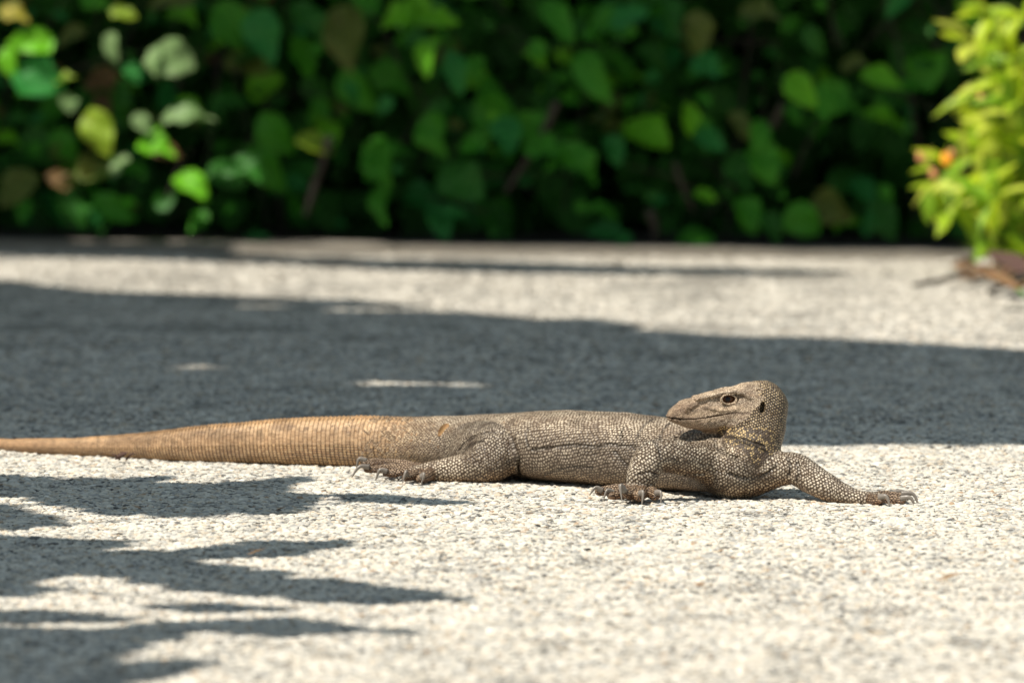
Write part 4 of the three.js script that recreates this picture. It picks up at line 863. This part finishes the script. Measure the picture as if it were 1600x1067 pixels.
      const D = V(x - P.p[0], y - P.p[1], z - P.p[2]), ang = Math.atan2(D.dot(C), D.dot(A)), uu = P.u + (Q.u - P.u) * f;
      if (c.name === 'neck') {
        m = NAPE; t = [1.05, 1, 0.95]; U[n] = uu / 0.105; W[n] = ang * 0.0205 / 0.105;
        if (pY > 668 && pY < 741 + 8 * edge && pX < 1212 + 22 * edge && nrm[n * 3 + 2] > -0.2) { m = THROAT; t = [1, 0.95, 0.9]; }
        else if (pY > 735) { m = LIMB; t = [0.76, 0.72, 0.66]; }
      } else {
        m = LIMB; const R = c.name === 'toe' ? 0.0055 : 0.0125; U[n] = uu / 0.115; W[n] = ang * R / 0.115;
        t = c.name === 'toe' ? [0.72, 0.6, 0.52] : [0.98, 0.98, 1.0];
        if (c.name === 'near_leg') t = mixc([0.76, 0.74, 0.74], [1.06, 1.03, 1.02], smooth(12, 20, hc));
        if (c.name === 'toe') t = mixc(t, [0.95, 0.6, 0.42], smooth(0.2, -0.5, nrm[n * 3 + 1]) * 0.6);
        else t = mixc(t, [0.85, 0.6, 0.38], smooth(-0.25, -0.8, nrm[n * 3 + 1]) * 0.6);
      }
    }
    // limbs, neck and chest: the pattern is laid on from the side, from above or from the front, whichever the skin faces most
    if (who !== -1 && m !== HEAD && !(who >= 0 && chains[who].name === 'toe') || who === -1 && S1 > 0.0005) {
      const a = [Math.abs(nrm[n * 3]) * 0.95, Math.abs(nrm[n * 3 + 1]), Math.abs(nrm[n * 3 + 2]) * 1.15], ax = a[0] > a[1] && a[0] > a[2] ? 0 : a[1] > a[2] ? 1 : 2;
      const p = ax === 0 ? [z, y] : ax === 1 ? [x, z] : [x, y], tile = m === THROAT ? 0.115 : m === NAPE ? 0.098 : 0.108, ca = m === NAPE ? 0.95 : 0.82, sa = m === NAPE ? 0.31 : 0.57;
      U[n] = (p[0] * ca + p[1] * sa) / tile + ax * 0.37 + wu; W[n] = (p[1] * ca - p[0] * sa) / tile + wv; who = -10 - ax;
      if (m === BODY) m = LIMB;
    }
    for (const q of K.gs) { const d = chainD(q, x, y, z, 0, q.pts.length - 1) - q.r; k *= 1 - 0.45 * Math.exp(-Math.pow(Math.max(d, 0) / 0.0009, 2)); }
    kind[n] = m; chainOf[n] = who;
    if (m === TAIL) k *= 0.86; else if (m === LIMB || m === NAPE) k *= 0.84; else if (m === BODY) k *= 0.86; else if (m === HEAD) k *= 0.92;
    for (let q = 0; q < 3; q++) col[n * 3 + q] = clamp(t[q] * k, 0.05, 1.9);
  }
  // triangles by material; a vertex is doubled where the pattern's own map breaks
  const lists = SKIN.map(() => []), fp = [], fn = [], fu = [], fc = [], made = new Map();
  const PERIOD = (m, who) => who <= -10 ? 1e9 : m === TAIL ? 1 : who === -1 ? 1.7 : who === -2 ? 2 * Math.PI * (m === HEAD ? 0.016 / 0.085 : 0.024 / 0.105) : chains[who].name === 'neck' ? 2 * Math.PI * 0.0205 / 0.105 : 2 * Math.PI * (chains[who].name === 'toe' ? 0.0055 : 0.0125) / 0.115;
  for (let t = 0; t < tri.length; t += 3) {
    const a = tri[t], b = tri[t + 1], c = tri[t + 2], lead = chainOf[a] === chainOf[b] && kind[a] === kind[b] ? a : chainOf[c] === chainOf[b] && kind[c] === kind[b] ? b : a;
    const m = kind[lead], who = chainOf[lead], P = PERIOD(m, who);
    for (const n of [a, b, c]) {
      let w = W[n], u = U[n], turn = 0;
      if (kind[n] !== m || chainOf[n] !== who) { w = W[lead]; u = U[lead]; turn = 7; const e = n === a ? 0 : n === b ? 1 : 2; u += (pos[n * 3] - pos[lead * 3]) * 9; w += (pos[n * 3 + 1] - pos[lead * 3 + 1]) * 9 + e * 0; }
      else { turn = Math.round((W[lead] - w) / P); w += turn * P; }
      const q = turn === 7 ? -1 : n * 32 + (turn + 3) * 4;
      let id = q >= 0 ? made.get(q) : undefined;
      if (id === undefined) {
        id = fp.length / 3;
        for (let e = 0; e < 3; e++) { fp.push(pos[n * 3 + e]); fn.push(nrm[n * 3 + e]); fc.push(col[n * 3 + e]); }
        fu.push(u, w); if (q >= 0) made.set(q, id);
      }
      lists[m].push(id);
    }
  }
  const g = new THREE.BufferGeometry();
  g.setAttribute('position', new THREE.BufferAttribute(new Float32Array(fp), 3));
  g.setAttribute('normal', new THREE.BufferAttribute(new Float32Array(fn), 3));
  g.setAttribute('uv', new THREE.BufferAttribute(new Float32Array(fu), 2));
  g.setAttribute('color', new THREE.BufferAttribute(new Float32Array(fc), 3));
  const all = new Uint32Array(tri.length); let o = 0;
  lists.forEach((l, i) => { g.addGroup(o, l.length, i); all.set(l, o); o += l.length; });
  g.setIndex(new THREE.BufferAttribute(all, 1));
  console.log('lizard triangles', tri.length / 3, 'vertices', fp.length / 3, 'blocks', blocks.size);
  return g;
}
const lizard = thing('monitor_lizard', 'large brown scaly monitor lizard resting on the road with its head turned back', 'lizard', [0, 0, 0]);
mesh('body', buildSkin(), SKIN, lizard);
{
  // eyes
  const iris = new THREE.MeshPhysicalMaterial({ color: new THREE.Color(0.09, 0.036, 0.014), roughness: 0.12, specularIntensity: 0.6 });
  const black = new THREE.MeshPhysicalMaterial({ color: new THREE.Color(0.004, 0.004, 0.006), roughness: 0.08, specularIntensity: 0.5 });
  for (const s of [1, -1]) {
    const e = mesh('eye', new THREE.SphereGeometry(1, 32, 24), iris, lizard);
    e.scale.set(5.6 * MM, 4.4 * MM, 3.4 * MM); e.position.set(...headWorld(EYE[0], EYE[1], s * 10.4 * MM)); e.rotation.y = YAW;
    const p = mesh('pupil', new THREE.SphereGeometry(1, 24, 16), black, e);
    p.scale.set(0.36, 0.46, 0.12); p.position.set(-0.1, 0.0, s * 0.93);
  }
  // claws: base, knuckle, tip as seen, with the distance plane of each
  const horn = new THREE.MeshPhysicalMaterial({ color: new THREE.Color(0.22, 0.19, 0.16), roughness: 0.3, bumpMap: roadBump, bumpScale: 0.0001 });
  const claws = [
    [[941, 767, 0.182], [931, 761, 0.184], [921, 774, 0.186]], [[958, 770, 0.203], [949, 765, 0.206], [943, 782, 0.208]], [[977, 768, 0.215], [969, 756, 0.219], [972, 783, 0.222]],
    [[1000, 771, 0.215], [1005, 768, 0.22], [1003, 791, 0.222]], [[1025, 770, 0.209], [1033, 769, 0.214], [1033, 788, 0.217]],
    [[1374, 777, 0.217], [1386, 775, 0.221], [1392, 795, 0.223]], [[1408, 779, 0.209], [1424, 777, 0.212], [1432, 796, 0.213]], [[1409, 772, 0.2], [1428, 771, 0.202], [1437, 793, 0.204]], [[1398, 770, 0.184], [1412, 768, 0.184], [1420, 786, 0.184]],
    [[572, 720, -0.015], [561, 716, -0.014], [556, 733, -0.014]], [[576, 730, 0.006], [562, 728, 0.009], [547, 749, 0.01]], [[604, 737, 0.019], [594, 733, 0.021], [585, 755, 0.022]],
    [[635, 742, 0.039], [634, 736, 0.043], [628, 758, 0.045]], [[658, 745, 0.044], [663, 740, 0.047], [657, 759, 0.048]],
  ];
  for (const c of claws) {
    const p = c.map((q) => at(...q)), pts = curve([p[0], [0, 1, 2].map((k) => p[1][k] * 0.9 + (p[0][k] + p[2][k]) * 0.05), p[2]], 12);
    for (const q of pts) q[1] = Math.max(q[1], 0.0008);
    mesh('claw', tubeGeo(pts, pts.map((_, i) => 0.0025 * Math.pow(1 - i / 12.6, 0.7)), 8, 0.75), horn, lizard);
  }
}

// ------------------------------------------------------------------ small things lying about
{
  const R = rng(61), dry = [new THREE.MeshStandardMaterial({ color: new THREE.Color(0.3, 0.165, 0.08), roughness: 0.9, map: leafColor, side: THREE.DoubleSide }), new THREE.MeshStandardMaterial({ color: new THREE.Color(0.2, 0.1, 0.05), roughness: 0.9, map: leafColor, side: THREE.DoubleSide }), new THREE.MeshStandardMaterial({ color: new THREE.Color(0.10, 0.05, 0.04), roughness: 0.9, map: leafColor, side: THREE.DoubleSide })];
  const lie = (label, X, Y, len, turn, m, wide = 0, lift = 0.003) => {
    const [x, z] = onGround(X, Y), geo = leafGeo(wide ? 0.3 : 0.1, 0.8, 0.5, -0.25), o = tag(mesh('dry_leaf', geo, dry[m]), label, 'leaf');
    placeLeaf(o, V(x, lift, z), len, V(Math.cos(turn), 0.12, Math.sin(turn)), V(0.1, 1, 0.25));
  };
  lie('thin dry leaf shred at the edge of the shadow, below the clawed hind foot', 428, 804, 0.010, 0.2, 1);
  lie('rust-brown leaf shred in the lit gap between two shadows', 385, 873, 0.014, 0.1, 0);
  lie('long rust-coloured dry leaf sliver on the sunlit road, lower right', 1462, 915, 0.02, 0.05, 0);
  lie('short dark brown leaf crumb on the sunlit road below the chest', 1086, 925, 0.008, 0.3, 1, 1);
  lie('tiny brown leaf fragment on the sunlit road, right of the dark crumb', 1432, 937, 0.006, 0.8, 0, 1);
  // dark curled debris against the tail
  const g = thing('curled_leaf', 'small dark reddish curled leaf lying against the tail', 'leaf', [...(() => { const [x, z] = onGround(192, 722); return [x, 0.001, z]; })()]);
  placeLeaf(mesh('blade', leafGeo(0.35, 0.7, 0.9, -0.5), dry[2], g), V(-0.006, 0.001, 0), 0.011, V(1, 0.1, 0.2), V(0, 1, 0.4));
  for (const [dx, dy] of [[-0.006, 0.008], [0.006, 0.009]]) mesh('stalk', tubeGeo([[dx * 0.4, 0.001, 0.002], [dx, dy * 0.6, 0.003], [dx * 1.5, dy * 0.7, 0.002]], [0.0009, 0.0008, 0.0005], 6), dry[2], g);
  // flake of bark on the lizard's hip
  const a = hit(701, 664), b = hit(684, 684);
  const f = tag(mesh('dry_flake', leafGeo(0.24, 0.9, 0.3, 0.03), new THREE.MeshStandardMaterial({ color: new THREE.Color(0.6, 0.34, 0.17), roughness: 0.9, map: leafColor, side: THREE.DoubleSide })), 'narrow tan dry leaf flake stuck on the hip of the lizard', 'leaf');
  const A = V(...a).add(V(0, 0.0014, 0.0016)), Bv = V(...b).add(V(0, 0.0014, 0.0016));
  placeLeaf(f, A, A.distanceTo(Bv), Bv.clone().sub(A), V(0.5, 0.6, 0.7));
  // litter under the bright shrub
  const tw = (label, pts, r) => { const P = pts.map(([X, Y, h]) => { const [x, z] = onGround(X, Y); return [x, h, z]; }), c = curve(P, 10); tag(mesh('twig', tubeGeo(c, c.map((_, i) => r * (1 - 0.05 * i)), 7), bark), label, 'twig'); };
  tw('crooked dark twig lying on the road under the bright shrub', [[1545, 436, 0.012], [1500, 446, 0.014], [1470, 447, 0.008], [1430, 450, 0.004]], 0.005);
  tw('short dark twig at the right border, in front of the brown leaf litter', [[1620, 452, 0.02], [1585, 458, 0.014], [1545, 462, 0.005]], 0.005);
  const names = ['large curled brown leaf at the right border, on the litter under the bright shrub', 'pale pinkish dry leaf lying flat below the large curled brown leaf', 'reddish dry leaf at the far side of the litter by the right border', 'small tan dry leaf on the near edge of the litter at the right border', 'dull brown leaf left of the large curled leaf, under the bright shrub', 'dark crumpled leaf deepest in the litter at the right border'];
  [[1590, 462, 0.07, 2.6], [1578, 476, 0.05, 0.5], [1582, 446, 0.055, 1.2], [1596, 484, 0.05, 3.3], [1562, 464, 0.045, 0.2], [1598, 470, 0.07, 4.2]].forEach(([X, Y, s, t], i) => { lie(names[i], X, Y, s, t, [0, 0, 1, 0, 1, 2][i], 1, 0.012 + 0.004 * i); });
  // the crumbled rest of the litter, past counting
  {
    const n = 260, lit = new THREE.InstancedMesh(leafGeo(0.3, 0.8, 0.5, -0.25), new THREE.MeshStandardMaterial({ color: 0xffffff, roughness: 0.95, map: leafColor, side: THREE.DoubleSide }), n), o = new THREE.Object3D(), c = new THREE.Color(); o.matrixAutoUpdate = false;
    for (let i = 0; i < n; i++) {
      const a = Math.pow(R(), 0.8), x = 0.55 + 0.5 * R() + (1 - a) * 0.02, z = -2.72 + (R() - 0.5) * 0.5 * (0.3 + Math.min(1, (x - 0.5) * 2.5)), t = R() * 6.283, k = 0.5 + R();
      placeLeaf(o, V(x, 0.004 + 0.012 * R(), z), 0.01 + 0.028 * R(), V(Math.cos(t), 0.2 * R(), Math.sin(t)), V(R() - 0.5, 1, R() - 0.3)); lit.setMatrixAt(i, o.matrix); lit.setColorAt(i, c.setRGB(0.2 * k, 0.12 * k, 0.07 * k));
    }
    lit.name = 'leaf_litter'; lit.castShadow = lit.receiveShadow = true; tag(lit, 'brown crumbled leaf litter on the road under the bright shrub', null, null, 'stuff'); scene.add(lit);
  }
  const [gx, gz] = onGround(1604, 478), gl = tag(mesh('fallen_leaf', narrow[0], GREEN.fresh), 'small green leaf low at the right border, just above the road', 'leaf');
  placeLeaf(gl, V(gx, 0.008, gz), 0.05, V(-0.3, 0.3, 0.4), V(0, 1, 0.4));
}

renderer.render(scene, camera);
